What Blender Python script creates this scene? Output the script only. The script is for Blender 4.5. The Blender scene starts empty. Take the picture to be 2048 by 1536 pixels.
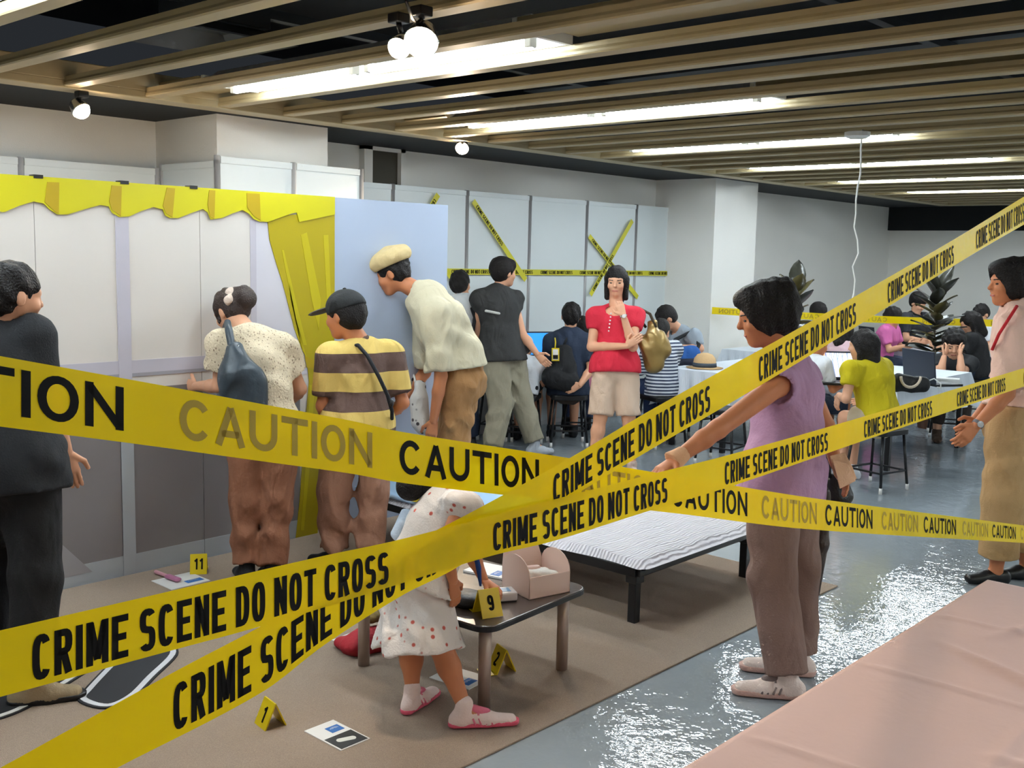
import bpy, bmesh, math, random
import numpy as np
from mathutils import Vector, Matrix

random.seed(7)
scene = bpy.context.scene
COL = scene.collection

# ------------------------------------------------------------------ camera
CAM_H = 1.72
FPX = 2098.0                      # focal length in pixels of the 2048 px wide frame
YAW, PITCH, ROLL = math.radians(-42.36), math.radians(7.02), math.radians(1.27)
_f = np.array([math.sin(YAW) * math.cos(PITCH), math.cos(YAW) * math.cos(PITCH), -math.sin(PITCH)])
_r0 = np.array([math.cos(YAW), -math.sin(YAW), 0.0])
_u0 = np.cross(_r0, _f)
CR = _r0 * math.cos(ROLL) + _u0 * math.sin(ROLL)
CU = -_r0 * math.sin(ROLL) + _u0 * math.cos(ROLL)
CF = _f
CPOS = np.array([0.0, 0.0, CAM_H])
cam_data = bpy.data.cameras.new('camera')
cam = bpy.data.objects.new('camera', cam_data)
COL.objects.link(cam)
cam_data.sensor_fit = 'HORIZONTAL'
cam_data.sensor_width = 36.0
cam_data.lens = FPX / 2048.0 * 36.0
cam_data.clip_start = 0.05
cam_data.clip_end = 200
_m = Matrix.Identity(4)
for i in range(3):
    _m[i][0], _m[i][1], _m[i][2], _m[i][3] = CR[i], CU[i], -CF[i], CPOS[i]
cam.matrix_world = _m
scene.camera = cam

# ------------------------------------------------------------------ world, exposure
world = bpy.data.worlds.new('world')
scene.world = world
world.use_nodes = True
world.node_tree.nodes['Background'].inputs[0].default_value = (0.75, 0.85, 1.0, 1)
world.node_tree.nodes['Background'].inputs[1].default_value = 0.02
vs = scene.view_settings
vs.view_transform = 'Standard'
vs.look = 'None'
vs.gamma = 1.0
vs.exposure = 0.4
vs.use_curve_mapping = False
scene.cycles.use_adaptive_sampling = True
scene.cycles.adaptive_threshold = .09
scene.cycles.max_bounces = 6
scene.cycles.diffuse_bounces = 4
scene.cycles.glossy_bounces = 3
scene.cycles.transmission_bounces = 3
scene.cycles.transparent_max_bounces = 8
scene.cycles.sample_clamp_indirect = 8.0
TUBE_STRENGTH = 80.0              # fluorescent tubes
SPOT_POWER = 125.0                # halogen spots on the ceiling tray
FLOOD_POWER = 32.0


# ------------------------------------------------------------------ geometry helpers
def V(*a):
    return np.array(a, float)


def ray(px, py):
    return CF + CR * ((px - 1024) / FPX) - CU * ((py - 768) / FPX)


def at(px, py, D):
    """the point at depth D in front of the camera, seen at this place in the 2048x1536 frame"""
    return CPOS + ray(px, py) * D


def on(px, py, ax, val):
    d = ray(px, py)
    return CPOS + d * ((val - CPOS[ax]) / d[ax])


def gp(px, py, z=0.0):
    return on(px, py, 2, z)


def unit(v):
    v = np.asarray(v, float)
    return v / (np.linalg.norm(v) + 1e-12)


def lin(c):
    out = []
    for v in c[:3]:
        v = v / 255.0
        out.append(v / 12.92 if v <= 0.04045 else ((v + 0.055) / 1.055) ** 2.4)
    return (*out, 1.0)


class MB:
    """collects vertices and faces of one part"""
    def __init__(self):
        self.v, self.f = [], []

    def add(self, vs_, fs_):
        o = len(self.v)
        self.v += [tuple(map(float, p)) for p in vs_]
        self.f += [tuple(i + o for i in f) for f in fs_]
        return self

    def box(self, a, b):
        x0, y0, z0 = a
        x1, y1, z1 = b
        return self.add([(x0, y0, z0), (x1, y0, z0), (x1, y1, z0), (x0, y1, z0), (x0, y0, z1), (x1, y0, z1), (x1, y1, z1), (x0, y1, z1)],
                        [(0, 3, 2, 1), (4, 5, 6, 7), (0, 1, 5, 4), (1, 2, 6, 5), (2, 3, 7, 6), (3, 0, 4, 7)])

    def obox(self, c, ax, ay, az, hx, hy, hz):
        c, ax, ay, az = map(lambda q: np.asarray(q, float), (c, ax, ay, az))
        p = []
        for sz in (-1, 1):
            for sx, sy in ((-1, -1), (1, -1), (1, 1), (-1, 1)):
                p.append(c + ax * hx * sx + ay * hy * sy + az * hz * sz)
        return self.add(p, [(0, 3, 2, 1), (4, 5, 6, 7), (0, 1, 5, 4), (1, 2, 6, 5), (2, 3, 7, 6), (3, 0, 4, 7)])

    def bar(self, a, b, w, h=None, up=(0, 0, 1)):
        a, b = np.asarray(a, float), np.asarray(b, float)
        h = h or w
        d = unit(b - a)
        up = np.asarray(up, float)
        if abs(d @ up) > .95:
            up = np.array([1., 0, 0])
        s = unit(np.cross(d, up))
        u = np.cross(s, d)
        return self.obox((a + b) / 2, d, s, u, np.linalg.norm(b - a) / 2, w / 2, h / 2)

    def tube(self, pts, r, n=8, cap=True):
        pts = [np.asarray(p, float) for p in pts]
        rs = r if isinstance(r, (list, tuple)) else [r] * len(pts)
        o = len(self.v)
        prev = None
        for i, p in enumerate(pts):
            d = unit(pts[min(i + 1, len(pts) - 1)] - pts[max(i - 1, 0)])
            if prev is None:
                ref = np.array([0, 0, 1.]) if abs(d[2]) < .9 else np.array([1., 0, 0])
                s = unit(np.cross(d, ref))
            else:
                s = unit(prev - d * (prev @ d))
            prev = s
            t = np.cross(d, s)
            for k in range(n):
                a = 2 * math.pi * k / n
                self.v.append(tuple(p + (s * math.cos(a) + t * math.sin(a)) * rs[i]))
        for i in range(len(pts) - 1):
            for k in range(n):
                a, b = o + i * n + k, o + i * n + (k + 1) % n
                self.f.append((a, b, b + n, a + n))
        if cap:
            self.f.append(tuple(o + k for k in reversed(range(n))))
            self.f.append(tuple(o + (len(pts) - 1) * n + k for k in range(n)))
        return self

    def prism(self, poly, d):
        """extrude a polygon of 3D points by the vector d"""
        n = len(poly)
        poly = [np.asarray(p, float) for p in poly]
        d = np.asarray(d, float)
        return self.add(poly + [p + d for p in poly], [tuple(range(n))[::-1], tuple(range(n, 2 * n))] +
                        [(i, (i + 1) % n, n + (i + 1) % n, n + i) for i in range(n)])

    def lathe(self, c, prof, n=20, ax=(0, 0, 1)):
        c = np.asarray(c, float)
        ax = unit(ax)
        ref = np.array([1., 0, 0]) if abs(ax[0]) < .9 else np.array([0, 1., 0])
        s = unit(np.cross(ax, ref))
        t = np.cross(ax, s)
        o = len(self.v)
        for r, z in prof:
            for k in range(n):
                a = 2 * math.pi * k / n
                self.v.append(tuple(c + ax * z + (s * math.cos(a) + t * math.sin(a)) * r))
        for i in range(len(prof) - 1):
            for k in range(n):
                a, b = o + i * n + k, o + i * n + (k + 1) % n
                self.f.append((a, b, b + n, a + n))
        self.f.append(tuple(o + k for k in reversed(range(n))))
        self.f.append(tuple(o + (len(prof) - 1) * n + k for k in range(n)))
        return self

    def build(self, name, mat, parent=None, smooth=False, bevel=0.0, org=None, solid=0.0):
        if org is None:
            org = np.array(parent['_org']) if parent is not None and '_org' in parent else np.zeros(3)
        me = bpy.data.meshes.new(name)
        me.from_pydata([tuple(np.asarray(p) - org) for p in self.v], [], self.f)
        bm = bmesh.new()
        bm.from_mesh(me)
        bmesh.ops.recalc_face_normals(bm, faces=bm.faces)
        if bevel > 0:
            es = [e for e in bm.edges if len(e.link_faces) == 2 and e.calc_face_angle(0) > .6]
            bmesh.ops.bevel(bm, geom=es, offset=bevel, segments=2, profile=.5, affect='EDGES', clamp_overlap=True)
        bm.to_mesh(me)
        bm.free()
        return link(name, me, mat, parent, smooth, org)


def link(name, me, mat, parent=None, smooth=False, org=None):
    if smooth:
        me.polygons.foreach_set('use_smooth', [True] * len(me.polygons))
    if mat is not None:
        me.materials.append(mat)
    o = bpy.data.objects.new(name, me)
    COL.objects.link(o)
    if parent is not None:
        o.parent = parent
    elif org is not None:
        o.location = tuple(org)
    return o


def thing(name, label, cat, loc=(0, 0, 0), group=None):
    o = bpy.data.objects.new(name, None)
    COL.objects.link(o)
    o.empty_display_size = .05
    o.location = tuple(map(float, loc))
    o['_org'] = [float(q) for q in loc]
    o['label'] = label
    o['category'] = cat
    if group:
        o['group'] = group
    return o


def tag(o, label, cat, group=None, kind=None):
    o['label'] = label
    o['category'] = cat
    if group:
        o['group'] = group
    if kind:
        o['kind'] = kind
    return o


def struct(o, label=None):
    o['kind'] = 'structure'
    if label:
        o['label'] = label
    return o


def sub(part, org):
    """mark the world origin of a part so its sub-parts can be built in world space"""
    part['_org'] = [float(q) for q in org]
    return part


# ------------------------------------------------------------------ materials
def mat(name, col, rough=.6, metal=0.0, var=0.0, vscale=8.0, bump=0.0, bscale=60.0, spec=.4, emit=None, estr=0.0, sheen=0.0):
    m = bpy.data.materials.new(name)
    m.use_nodes = True
    nt = m.node_tree
    b = nt.nodes['Principled BSDF']
    c = lin(col)
    b.inputs['Base Color'].default_value = c
    b.inputs['Roughness'].default_value = rough
    b.inputs['Metallic'].default_value = metal
    b.inputs['Specular IOR Level'].default_value = spec
    if sheen:
        b.inputs['Sheen Weight'].default_value = sheen
    if emit:
        b.inputs['Emission Color'].default_value = lin(emit)
        b.inputs['Emission Strength'].default_value = estr
    tc = nt.nodes.new('ShaderNodeTexCoord')
    if var > 0:
        n = nt.nodes.new('ShaderNodeTexNoise')
        n.inputs['Scale'].default_value = vscale
        n.inputs['Detail'].default_value = 4
        mix = nt.nodes.new('ShaderNodeMix')
        mix.data_type = 'RGBA'
        mix.inputs[6].default_value = tuple(v * (1 - var) for v in c[:3]) + (1,)
        mix.inputs[7].default_value = tuple(min(1, v * (1 + var)) for v in c[:3]) + (1,)
        nt.links.new(tc.outputs['Object'], n.inputs['Vector'])
        nt.links.new(n.outputs['Fac'], mix.inputs[0])
        nt.links.new(mix.outputs[2], b.inputs['Base Color'])
    if bump > 0:
        n2 = nt.nodes.new('ShaderNodeTexNoise')
        n2.inputs['Scale'].default_value = bscale
        n2.inputs['Detail'].default_value = 3
        bp = nt.nodes.new('ShaderNodeBump')
        bp.inputs['Strength'].default_value = bump
        bp.inputs['Distance'].default_value = .01
        nt.links.new(tc.outputs['Object'], n2.inputs['Vector'])
        nt.links.new(n2.outputs['Fac'], bp.inputs['Height'])
        nt.links.new(bp.outputs['Normal'], b.inputs['Normal'])
    return m


def nodes(m):
    nt = m.node_tree
    return nt, nt.nodes, nt.links, nt.nodes['Principled BSDF']


def emission(name, col, strength):
    m = bpy.data.materials.new(name)
    m.use_nodes = True
    nt = m.node_tree
    nt.nodes.remove(nt.nodes['Principled BSDF'])
    e = nt.nodes.new('ShaderNodeEmission')
    e.inputs[0].default_value = lin(col)
    e.inputs[1].default_value = strength
    nt.links.new(e.outputs[0], nt.nodes['Material Output'].inputs[0])
    return m


M = {}
M['slat'] = mat('painted slat', (172, 156, 118), .45, var=.06, vscale=3)
M['trim'] = mat('painted trim', (174, 160, 126), .5, var=.05, vscale=3)
M['black_ceiling'] = mat('black ceiling', (26, 29, 31), .8, var=.2, vscale=2)
M['plenum'] = mat('dark duct metal', (48, 54, 60), .5, var=.2, vscale=3)
M['wall'] = mat('beige wallpaper', (236, 233, 226), .8, var=.03, vscale=2, bump=.15, bscale=120)
M['panel'] = mat('white laminate panel', (216, 222, 222), .35, var=.015, vscale=2)
M['alu'] = mat('aluminium profile', (206, 204, 204), .3, metal=.15)
M['white'] = mat('white paint', (232, 232, 228), .4)
M['reflector'] = mat('white enamel reflector', (240, 240, 236), .3)
M['tube'] = emission('fluorescent tube', (232, 246, 255), TUBE_STRENGTH)
M['bulb'] = emission('halogen bulb', (255, 226, 190), 60.0)
M['bulb'].cycles.emission_sampling = 'NONE'
M['black'] = mat('black plastic', (20, 20, 22), .4)
M['black_metal'] = mat('black painted steel', (22, 23, 26), .35)
M['chrome'] = mat('chrome', (200, 200, 200), .2, metal=1)
M['steel'] = mat('silver grey steel leg', (170, 152, 140), .35, metal=.35)
M['yellow'] = mat('yellow plastic', (214, 188, 8), .35)
M['print_black'] = mat('black print', (10, 9, 8), .6, spec=.12)
M['print_olive'] = mat('faded print', (160, 134, 10), .5)
M['paper'] = mat('white card', (228, 226, 222), .5)
M['blue_print'] = mat('blue print', (40, 100, 170), .5, var=.1, vscale=30)
M['white_cloth'] = mat('white tablecloth', (222, 228, 236), .8, bump=.2, bscale=20)
M['screen_back'] = mat('dark navy laptop lid', (24, 32, 46), .4)
M['skin'] = mat('skin', (214, 160, 128), .5, var=.06, vscale=12, spec=.3)
M['skin_tan'] = mat('tanned skin', (190, 122, 84), .5, var=.06, vscale=12, spec=.3)
M['hair'] = mat('black hair', (24, 20, 19), .55, var=.3, vscale=60, bump=.9, bscale=120, spec=.22)
M['hair_brown'] = mat('dark brown hair', (46, 31, 25), .52, var=.3, vscale=60, bump=.9, bscale=120)
M['eye'] = mat('dark eye', (25, 18, 15), .2)
M['lip'] = mat('lips', (170, 92, 84), .45)
# ------------------------------------------------------------------ soft bodies: smooth unions of tapered limbs, meshed with surface nets
def P_cone(a, b, ra, rb, k=.02, cap=None):
    return dict(t='c', a=np.asarray(a, float), b=np.asarray(b, float), ra=ra, rb=rb, k=k, cap=cap)


def P_ell(c, ax, r, k=.02):
    return dict(t='e', c=np.asarray(c, float), ax=np.asarray(ax, float), r=np.asarray(r, float), k=k)


def P_flat(a, b, ra, rb, u, k=.03, cap=None):
    """tapered segment with elliptic section: half widths (along u, across u)"""
    return dict(t='f', a=np.asarray(a, float), b=np.asarray(b, float), ra=ra, rb=rb, u=np.asarray(u, float), k=k, cap=cap)


def prim_bounds(p):
    if p['t'] == 'c':
        r = max(p['ra'], p['rb'])
        return np.minimum(p['a'], p['b']) - r, np.maximum(p['a'], p['b']) + r
    if p['t'] == 'e':
        r = max(p['r'])
        e = np.sqrt(((p['ax'] * p['r'][:, None]) ** 2).sum(0))
        return p['c'] - e, p['c'] + e
    r = max(max(p['ra']), max(p['rb']))
    return np.minimum(p['a'], p['b']) - r, np.maximum(p['a'], p['b']) + r


def prim_eval(p, X, Y, Z):
    if p['t'] == 'c':
        a, b = p['a'], p['b']
        ba = b - a
        L2 = ba @ ba + 1e-12
        qx, qy, qz = X - a[0], Y - a[1], Z - a[2]
        t0 = (qx * ba[0] + qy * ba[1] + qz * ba[2]) / L2
        t = np.clip(t0, 0, 1)
        d = np.sqrt((qx - t * ba[0]) ** 2 + (qy - t * ba[1]) ** 2 + (qz - t * ba[2]) ** 2) - (p['ra'] + (p['rb'] - p['ra']) * t)
        if p['cap']:
            L = math.sqrt(L2)
            if 'b' in p['cap']:
                d = np.maximum(d, (t0 - 1) * L)
            if 'a' in p['cap']:
                d = np.maximum(d, -t0 * L)
        return d
    if p['t'] == 'e':
        qx, qy, qz = X - p['c'][0], Y - p['c'][1], Z - p['c'][2]
        A, r = p['ax'], p['r']
        s = 0
        for i in range(3):
            s = s + ((qx * A[i][0] + qy * A[i][1] + qz * A[i][2]) / r[i]) ** 2
        return (np.sqrt(s) - 1) * min(r)
    a, b = p['a'], p['b']
    ba = b - a
    L = np.linalg.norm(ba) + 1e-9
    w = ba / L
    u = unit(p['u'] - w * (p['u'] @ w))
    v = np.cross(w, u)
    qx, qy, qz = X - a[0], Y - a[1], Z - a[2]
    ww = qx * w[0] + qy * w[1] + qz * w[2]
    t = np.clip(ww / L, 0, 1)
    ru = p['ra'][0] + (p['rb'][0] - p['ra'][0]) * t
    rv = p['ra'][1] + (p['rb'][1] - p['ra'][1]) * t
    du = qx * u[0] + qy * u[1] + qz * u[2]
    dv = qx * v[0] + qy * v[1] + qz * v[2]
    m = np.minimum(ru, rv)
    d = (np.sqrt((du / ru) ** 2 + (dv / rv) ** 2 + ((ww - t * L) / m) ** 2) - 1) * m
    if p['cap']:
        if 'b' in p['cap']:
            d = np.maximum(d, ww - L)
        if 'a' in p['cap']:
            d = np.maximum(d, -ww)
    return d


def field(prims, cell, subs=(), cuts=(), wrinkle=0.0, wf=34.0, seed=0.0):
    lo = np.min([prim_bounds(p)[0] for p in prims], 0) - 3 * cell - .012
    hi = np.max([prim_bounds(p)[1] for p in prims], 0) + 3 * cell + .012
    n = np.ceil((hi - lo) / cell).astype(int) + 1
    ax = [(lo[i] + np.arange(n[i]) * cell).astype(np.float32) for i in range(3)]
    D = np.full(n, 9.0, np.float32)

    def box(p, pad):
        a, b = prim_bounds(p)
        i0 = np.clip(np.floor((a - pad - lo) / cell).astype(int), 0, n - 1)
        i1 = np.clip(np.ceil((b + pad - lo) / cell).astype(int) + 1, 1, n)
        sl = tuple(slice(i0[i], max(i1[i], i0[i] + 1)) for i in range(3))
        return sl, ax[0][sl[0]][:, None, None], ax[1][sl[1]][None, :, None], ax[2][sl[2]][None, None, :]
    for p in prims:
        sl, X, Y, Z = box(p, .05)
        d = prim_eval(p, X, Y, Z).astype(np.float32)
        o = D[sl]
        k = p['k']
        h = np.clip(.5 + .5 * (d - o) / k, 0, 1)
        D[sl] = d * (1 - h) + o * h - k * h * (1 - h)
    X, Y, Z = ax[0][:, None, None], ax[1][None, :, None], ax[2][None, None, :]
    if wrinkle > 0:
        s = seed
        w = (np.sin(wf * (X * .8 + Y * .5 + Z * .35) + 2.2 * np.sin(11 * (Z + .4 * X) + s) + s) +
             np.sin(wf * .7 * (Y * .9 - X * .6 + Z * .5) + 2.0 * np.sin(13 * (Z - .3 * Y) + 2 * s)))
        w = w + 1.1 * np.abs(np.sin(wf * .9 * (X * .5 - Y * .5 + Z * .62) + 1.6 * np.sin(17 * (X + Y) + 3 * s) + 5 * s)) - .7
        w = w * (.55 + .45 * np.sin(9 * (X + Y - .7 * Z) + s))
        D = D + (wrinkle * .5) * w.astype(np.float32)
    for p in subs:
        sl, x, y, z = box(p, .02)
        D[sl] = np.maximum(D[sl], -prim_eval(p, x, y, z).astype(np.float32))
    for (o, nrm) in cuts:
        D = np.maximum(D, ((X - o[0]) * nrm[0] + (Y - o[1]) * nrm[1] + (Z - o[2]) * nrm[2]).astype(np.float32))
    D[0], D[-1], D[:, 0], D[:, -1], D[:, :, 0], D[:, :, -1] = 9, 9, 9, 9, 9, 9
    return D, lo, cell


_CO = np.array([(0, 0, 0), (1, 0, 0), (0, 1, 0), (1, 1, 0), (0, 0, 1), (1, 0, 1), (0, 1, 1), (1, 1, 1)])
_ED = [(0, 1), (2, 3), (4, 5), (6, 7), (0, 2), (1, 3), (4, 6), (5, 7), (0, 4), (1, 5), (2, 6), (3, 7)]


def nets(D, lo, cell):
    S = D < 0
    cnt = np.zeros(tuple(np.array(D.shape) - 1), np.int8)
    for c in _CO:
        cnt += S[c[0]:D.shape[0] - 1 + c[0], c[1]:D.shape[1] - 1 + c[1], c[2]:D.shape[2] - 1 + c[2]]
    I = np.argwhere((cnt > 0) & (cnt < 8))
    if len(I) == 0:
        return np.zeros((0, 3)), np.zeros((0, 4), int)
    idx = np.full(cnt.shape, -1, np.int32)
    idx[I[:, 0], I[:, 1], I[:, 2]] = np.arange(len(I))
    vals = [D[I[:, 0] + c[0], I[:, 1] + c[1], I[:, 2] + c[2]] for c in _CO]
    pos = np.zeros((len(I), 3))
    m = np.zeros(len(I))
    for a, b in _ED:
        x = (vals[a] < 0) != (vals[b] < 0)
        t = np.where(x, vals[a] / np.where(x, vals[a] - vals[b], 1), 0)
        pos += x[:, None] * (_CO[a] + t[:, None] * (_CO[b] - _CO[a]))
        m += x
    vts = lo + (I + pos / m[:, None]) * cell
    quads = []
    for A in range(3):
        B, Cc = (A + 1) % 3, (A + 2) % 3
        s0 = [slice(None)] * 3
        s1 = [slice(None)] * 3
        s0[A], s1[A] = slice(0, -1), slice(1, None)
        ch = S[tuple(s0)] != S[tuple(s1)]
        E = np.argwhere(ch)
        ok = (E[:, B] > 0) & (E[:, Cc] > 0) & (E[:, B] < D.shape[B] - 1) & (E[:, Cc] < D.shape[Cc] - 1)
        E = E[ok]
        inside = S[E[:, 0], E[:, 1], E[:, 2]]

        def cid(db, dc):
            q = E.copy()
            q[:, B] += db
            q[:, Cc] += dc
            return idx[q[:, 0], q[:, 1], q[:, 2]]
        q = np.stack([cid(-1, -1), cid(0, -1), cid(0, 0), cid(-1, 0)], 1)
        q[~inside] = q[~inside][:, ::-1]
        quads.append(q)
    return vts, np.concatenate(quads)


def mesh_np(name, parts, org):
    vs_, fs_, o = [], [], 0
    for v, f in parts:
        vs_.append(v - org)
        fs_.append(f + o)
        o += len(v)
    v = np.concatenate(vs_).astype(np.float32)
    f = np.concatenate(fs_).astype(np.int32)
    f = f[(f >= 0).all(1)]
    me = bpy.data.meshes.new(name)
    me.vertices.add(len(v))
    me.vertices.foreach_set('co', v.ravel())
    me.loops.add(f.size)
    me.loops.foreach_set('vertex_index', f.ravel())
    me.polygons.add(len(f))
    me.polygons.foreach_set('loop_start', np.arange(0, f.size, 4, dtype=np.int32))
    me.polygons.foreach_set('use_smooth', np.ones(len(f), bool))
    me.update(calc_edges=True)
    me.validate()
    return me


def blob(name, material, parent, prims, cell=.012, subs=(), cuts=(), wrinkle=0.0, wf=34.0, seed=0.0, extra=(), org=None):
    if org is None:
        org = np.array(parent['_org']) if parent is not None else np.zeros(3)
    parts = [nets(*field(prims, cell, subs, cuts, wrinkle, wf, seed))] + list(extra)
    return link(name, mesh_np(name, parts, org), material, parent, org=org if parent is None else None)
# ------------------------------------------------------------------ the room shell
ZT = 2.59                      # underside of the slatted ceiling tray
XW, XP = -7.10, -6.30          # left wall, front of its pilasters
YF = 16.8                      # far wall
XR, YB = 5.0, -4.0

# floor: polished grey vinyl with slight waves that break up the lamp reflections
fm = mat('polished grey vinyl', (146, 154, 160), .035, var=.12, vscale=1.2, spec=.5)
nt, N, L, B = nodes(fm)
tc = N.new('ShaderNodeTexCoord')
mp = N.new('ShaderNodeMapping')
mp.inputs['Scale'].default_value = (1.0, 1.0, 1)
mp.inputs['Rotation'].default_value = (0, 0, .7)
n1 = N.new('ShaderNodeTexNoise')
n1.inputs['Scale'].default_value = 11
n1.inputs['Detail'].default_value = 3
n1.inputs['Roughness'].default_value = .62
bp = N.new('ShaderNodeBump')
bp.inputs['Strength'].default_value = .17
bp.inputs['Distance'].default_value = .02
L.new(tc.outputs['Object'], mp.inputs[0])
L.new(mp.outputs[0], n1.inputs['Vector'])
L.new(n1.outputs['Fac'], bp.inputs['Height'])
L.new(bp.outputs['Normal'], B.inputs['Normal'])
floor = struct(MB().box((XW - .2, YB - .2, -.12), (XR + .2, YF + .2, 0)).build('floor', fm), 'shiny grey vinyl floor with wavy lamp reflections')

ceiling = struct(MB().box((XW - .2, YB - .2, 3.25), (XR + .2, YF + .2, 3.4)).build('ceiling', M['black_ceiling']), 'black ceiling void above beige slats')
# dark soffits between the tray and the walls
MB().box((XW - .1, YB, ZT + .02), (-6.08, YF, ZT + .1)).build('soffit', M['black_ceiling'], ceiling)
MB().box((-6.08, 16.15, ZT + .02), (XR, YF, ZT + .1)).build('soffit', M['black_ceiling'], ceiling)

wl = MB()
wl.box((XW - .15, YB, 0), (XW, YF, ZT + .06))
wall_left = struct(wl.build('wall_left', M['wall']), 'beige wall with square pilasters behind the white panels')
for y0 in (3.93, 10.18):
    MB().box((XW - .02, y0, 0), (XP, y0 + .92, ZT + .05)).build('pilaster', M['wall'], wall_left)
wall_far = struct(MB().box((XW - .2, YF, 0), (XR + .2, YF + .15, 3.3)).build('wall_far', M['wall']), 'far beige wall under a dark beam')
MB().box((XW, YF - .1, 2.245), (XR, YF + .02, 3.0)).build('dark_beam', M['black_ceiling'], wall_far)
struct(MB().box((XR, YB, 0), (XR + .15, YF, 3.3)).build('wall_right', M['wall']))
struct(MB().box((XW - .2, YB - .15, 0), (XR + .2, YB, 3.3)).build('wall_back', M['wall']))

# a narrow door in the far wall beside the corner
dr = [on(1745, 503, 1, YF - .02), on(1768, 503, 1, YF - .02)]
dx0, dx1, dz = dr[0][0], dr[1][0], dr[0][2]
door = struct(MB().box((dx0 + .03, YF - .03, 0), (dx1 - .03, YF + .01, dz - .03)).build('door_1', mat('brown door', (96, 84, 74), .5)), 'narrow brown door in the far wall')
fr = MB()
fr.box((dx0 - .02, YF - .05, 0), (dx0 + .03, YF + .01, dz)).box((dx1 - .03, YF - .05, 0), (dx1 + .02, YF + .01, dz)).box((dx0 - .02, YF - .05, dz - .03), (dx1 + .02, YF + .01, dz + .02))
fr.build('door_frame', mat('grey door frame', (120, 114, 106), .5), door)

# framed opening high in the left wall, its shade painted on a dark plate
a0, a1 = on(735, 300, 0, XW), on(795, 362, 0, XW)
op = MB()
op.box((XW - .01, a0[1], 1.6), (XW + .02, a1[1], a0[2]))
wo = struct(op.build('door_2', mat('painted opening shade', (70, 66, 56), .7)), 'opening in the left wall above the white panels, its shade painted dark')
of = MB()
of.box((XW, a1[1] - .02, 1.6), (XW + .07, a1[1] + .03, a0[2] + .03)).box((XW, a0[1] - .09, 1.6), (XW + .07, a0[1], a0[2] + .03)).box((XW, a0[1] - .09, a0[2]), (XW + .07, a1[1] + .03, a0[2] + .04))
of.build('opening_frame', M['wall'], wo)

# tray edge: an L-shaped beam on the left and one across the far end
for nm, lab, parts in (('trim_1', 'long beige edge beam of the slatted ceiling', [((-6.08, YB, ZT), (-5.90, 16.15, ZT + .045)), ((-5.945, YB, ZT + .04), (-5.90, 16.15, ZT + .15)), ((-6.08, YB, ZT + .04), (-6.05, 16.15, ZT + .1))]),
                       ('trim_2', 'beige edge beam across the far end of the slatted ceiling', [((-5.90, 15.97, ZT), (XR, 16.15, ZT + .045)), ((-5.90, 15.97, ZT + .04), (XR, 16.01, ZT + .15))])):
    b = MB()
    for p in parts:
        b.box(*p)
    struct(b.build(nm, M['trim'], bevel=.006), lab)

# slats: hollow beams with rounded lower lip, one object each
SL0, SLP = 2.28, .4855
prof = [(-.040, .052), (-.040, .030), (-.046, .018), (-.046, .006), (-.040, 0), (.040, 0), (.046, .006), (.046, .018), (.040, .030), (.040, .052)]
sb = MB()
n = len(prof)
x0, x1 = -5.90, XR
sb.add([(x0, y, ZT + .008 + z) for y, z in prof] + [(x1, y, ZT + .008 + z) for y, z in prof],
       [tuple(range(n)), tuple(range(n, 2 * n))] + [(i, (i + 1) % n, n + (i + 1) % n, n + i) for i in range(n)])
slat_me = None
for k in range(-12, 28):
    y = SL0 + SLP * k
    if slat_me is None:
        o = sb.build('slat', M['slat'], ceiling)
        slat_me = o.data
    else:
        o = bpy.data.objects.new('slat', slat_me)
        COL.objects.link(o)
        o.parent = ceiling
    o.location = (0, y, 0)

# ducts and a square diffuser up in the void
for y in (1.2, 6.2, 10.5):
    MB().box((-5.6, y, 2.98), (XR, y + .5, 3.2)).build('duct', M['plenum'], ceiling)
for x in (-4.9, -2.4, .1):
    MB().box((x, YB, 2.93), (x + .06, 16, 2.98)).build('carrier_rail', M['plenum'], ceiling)
dc = gp(430, 80, 2.78)
df = MB()
for i, (s, z) in enumerate(((.30, 2.76), (.23, 2.79), (.16, 2.82))):
    h0, h1 = s, s - .055
    q = [(-1, -1), (1, -1), (1, 1), (-1, 1)]
    vsq = [(dc[0] + a * h0, dc[1] + b * h0, z) for a, b in q] + [(dc[0] + a * h1, dc[1] + b * h1, z + .035) for a, b in q]
    vsq += [(dc[0] + a * h0, dc[1] + b * h0, z + .008) for a, b in q] + [(dc[0] + a * h1, dc[1] + b * h1, z + .043) for a, b in q]
    df.add(vsq, [(i_, (i_ + 1) % 4, 4 + (i_ + 1) % 4, 4 + i_) for i_ in range(4)] + [(8 + i_, 12 + i_, 12 + (i_ + 1) % 4, 8 + (i_ + 1) % 4) for i_ in range(4)] + [(i_, 8 + i_, 8 + (i_ + 1) % 4, (i_ + 1) % 4) for i_ in range(4)])
dfo = thing('air_diffuser', 'dark square air diffuser above the ceiling slats', 'air vent', (dc[0], dc[1], 2.76))
df.build('louvre', mat('grey diffuser', (70, 74, 78), .5), dfo)
MB().box((dc[0] - .2, dc[1] - .2, 2.84), (dc[0] + .2, dc[1] + .2, 2.97)).build('duct_box', M['plenum'], dfo)

# ------------------------------------------------------------------ fluorescent fittings between every fourth pair of slats
LY = [SL0 + SLP * (2.5 + 4 * k) for k in range(-2, 6)]


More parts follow.
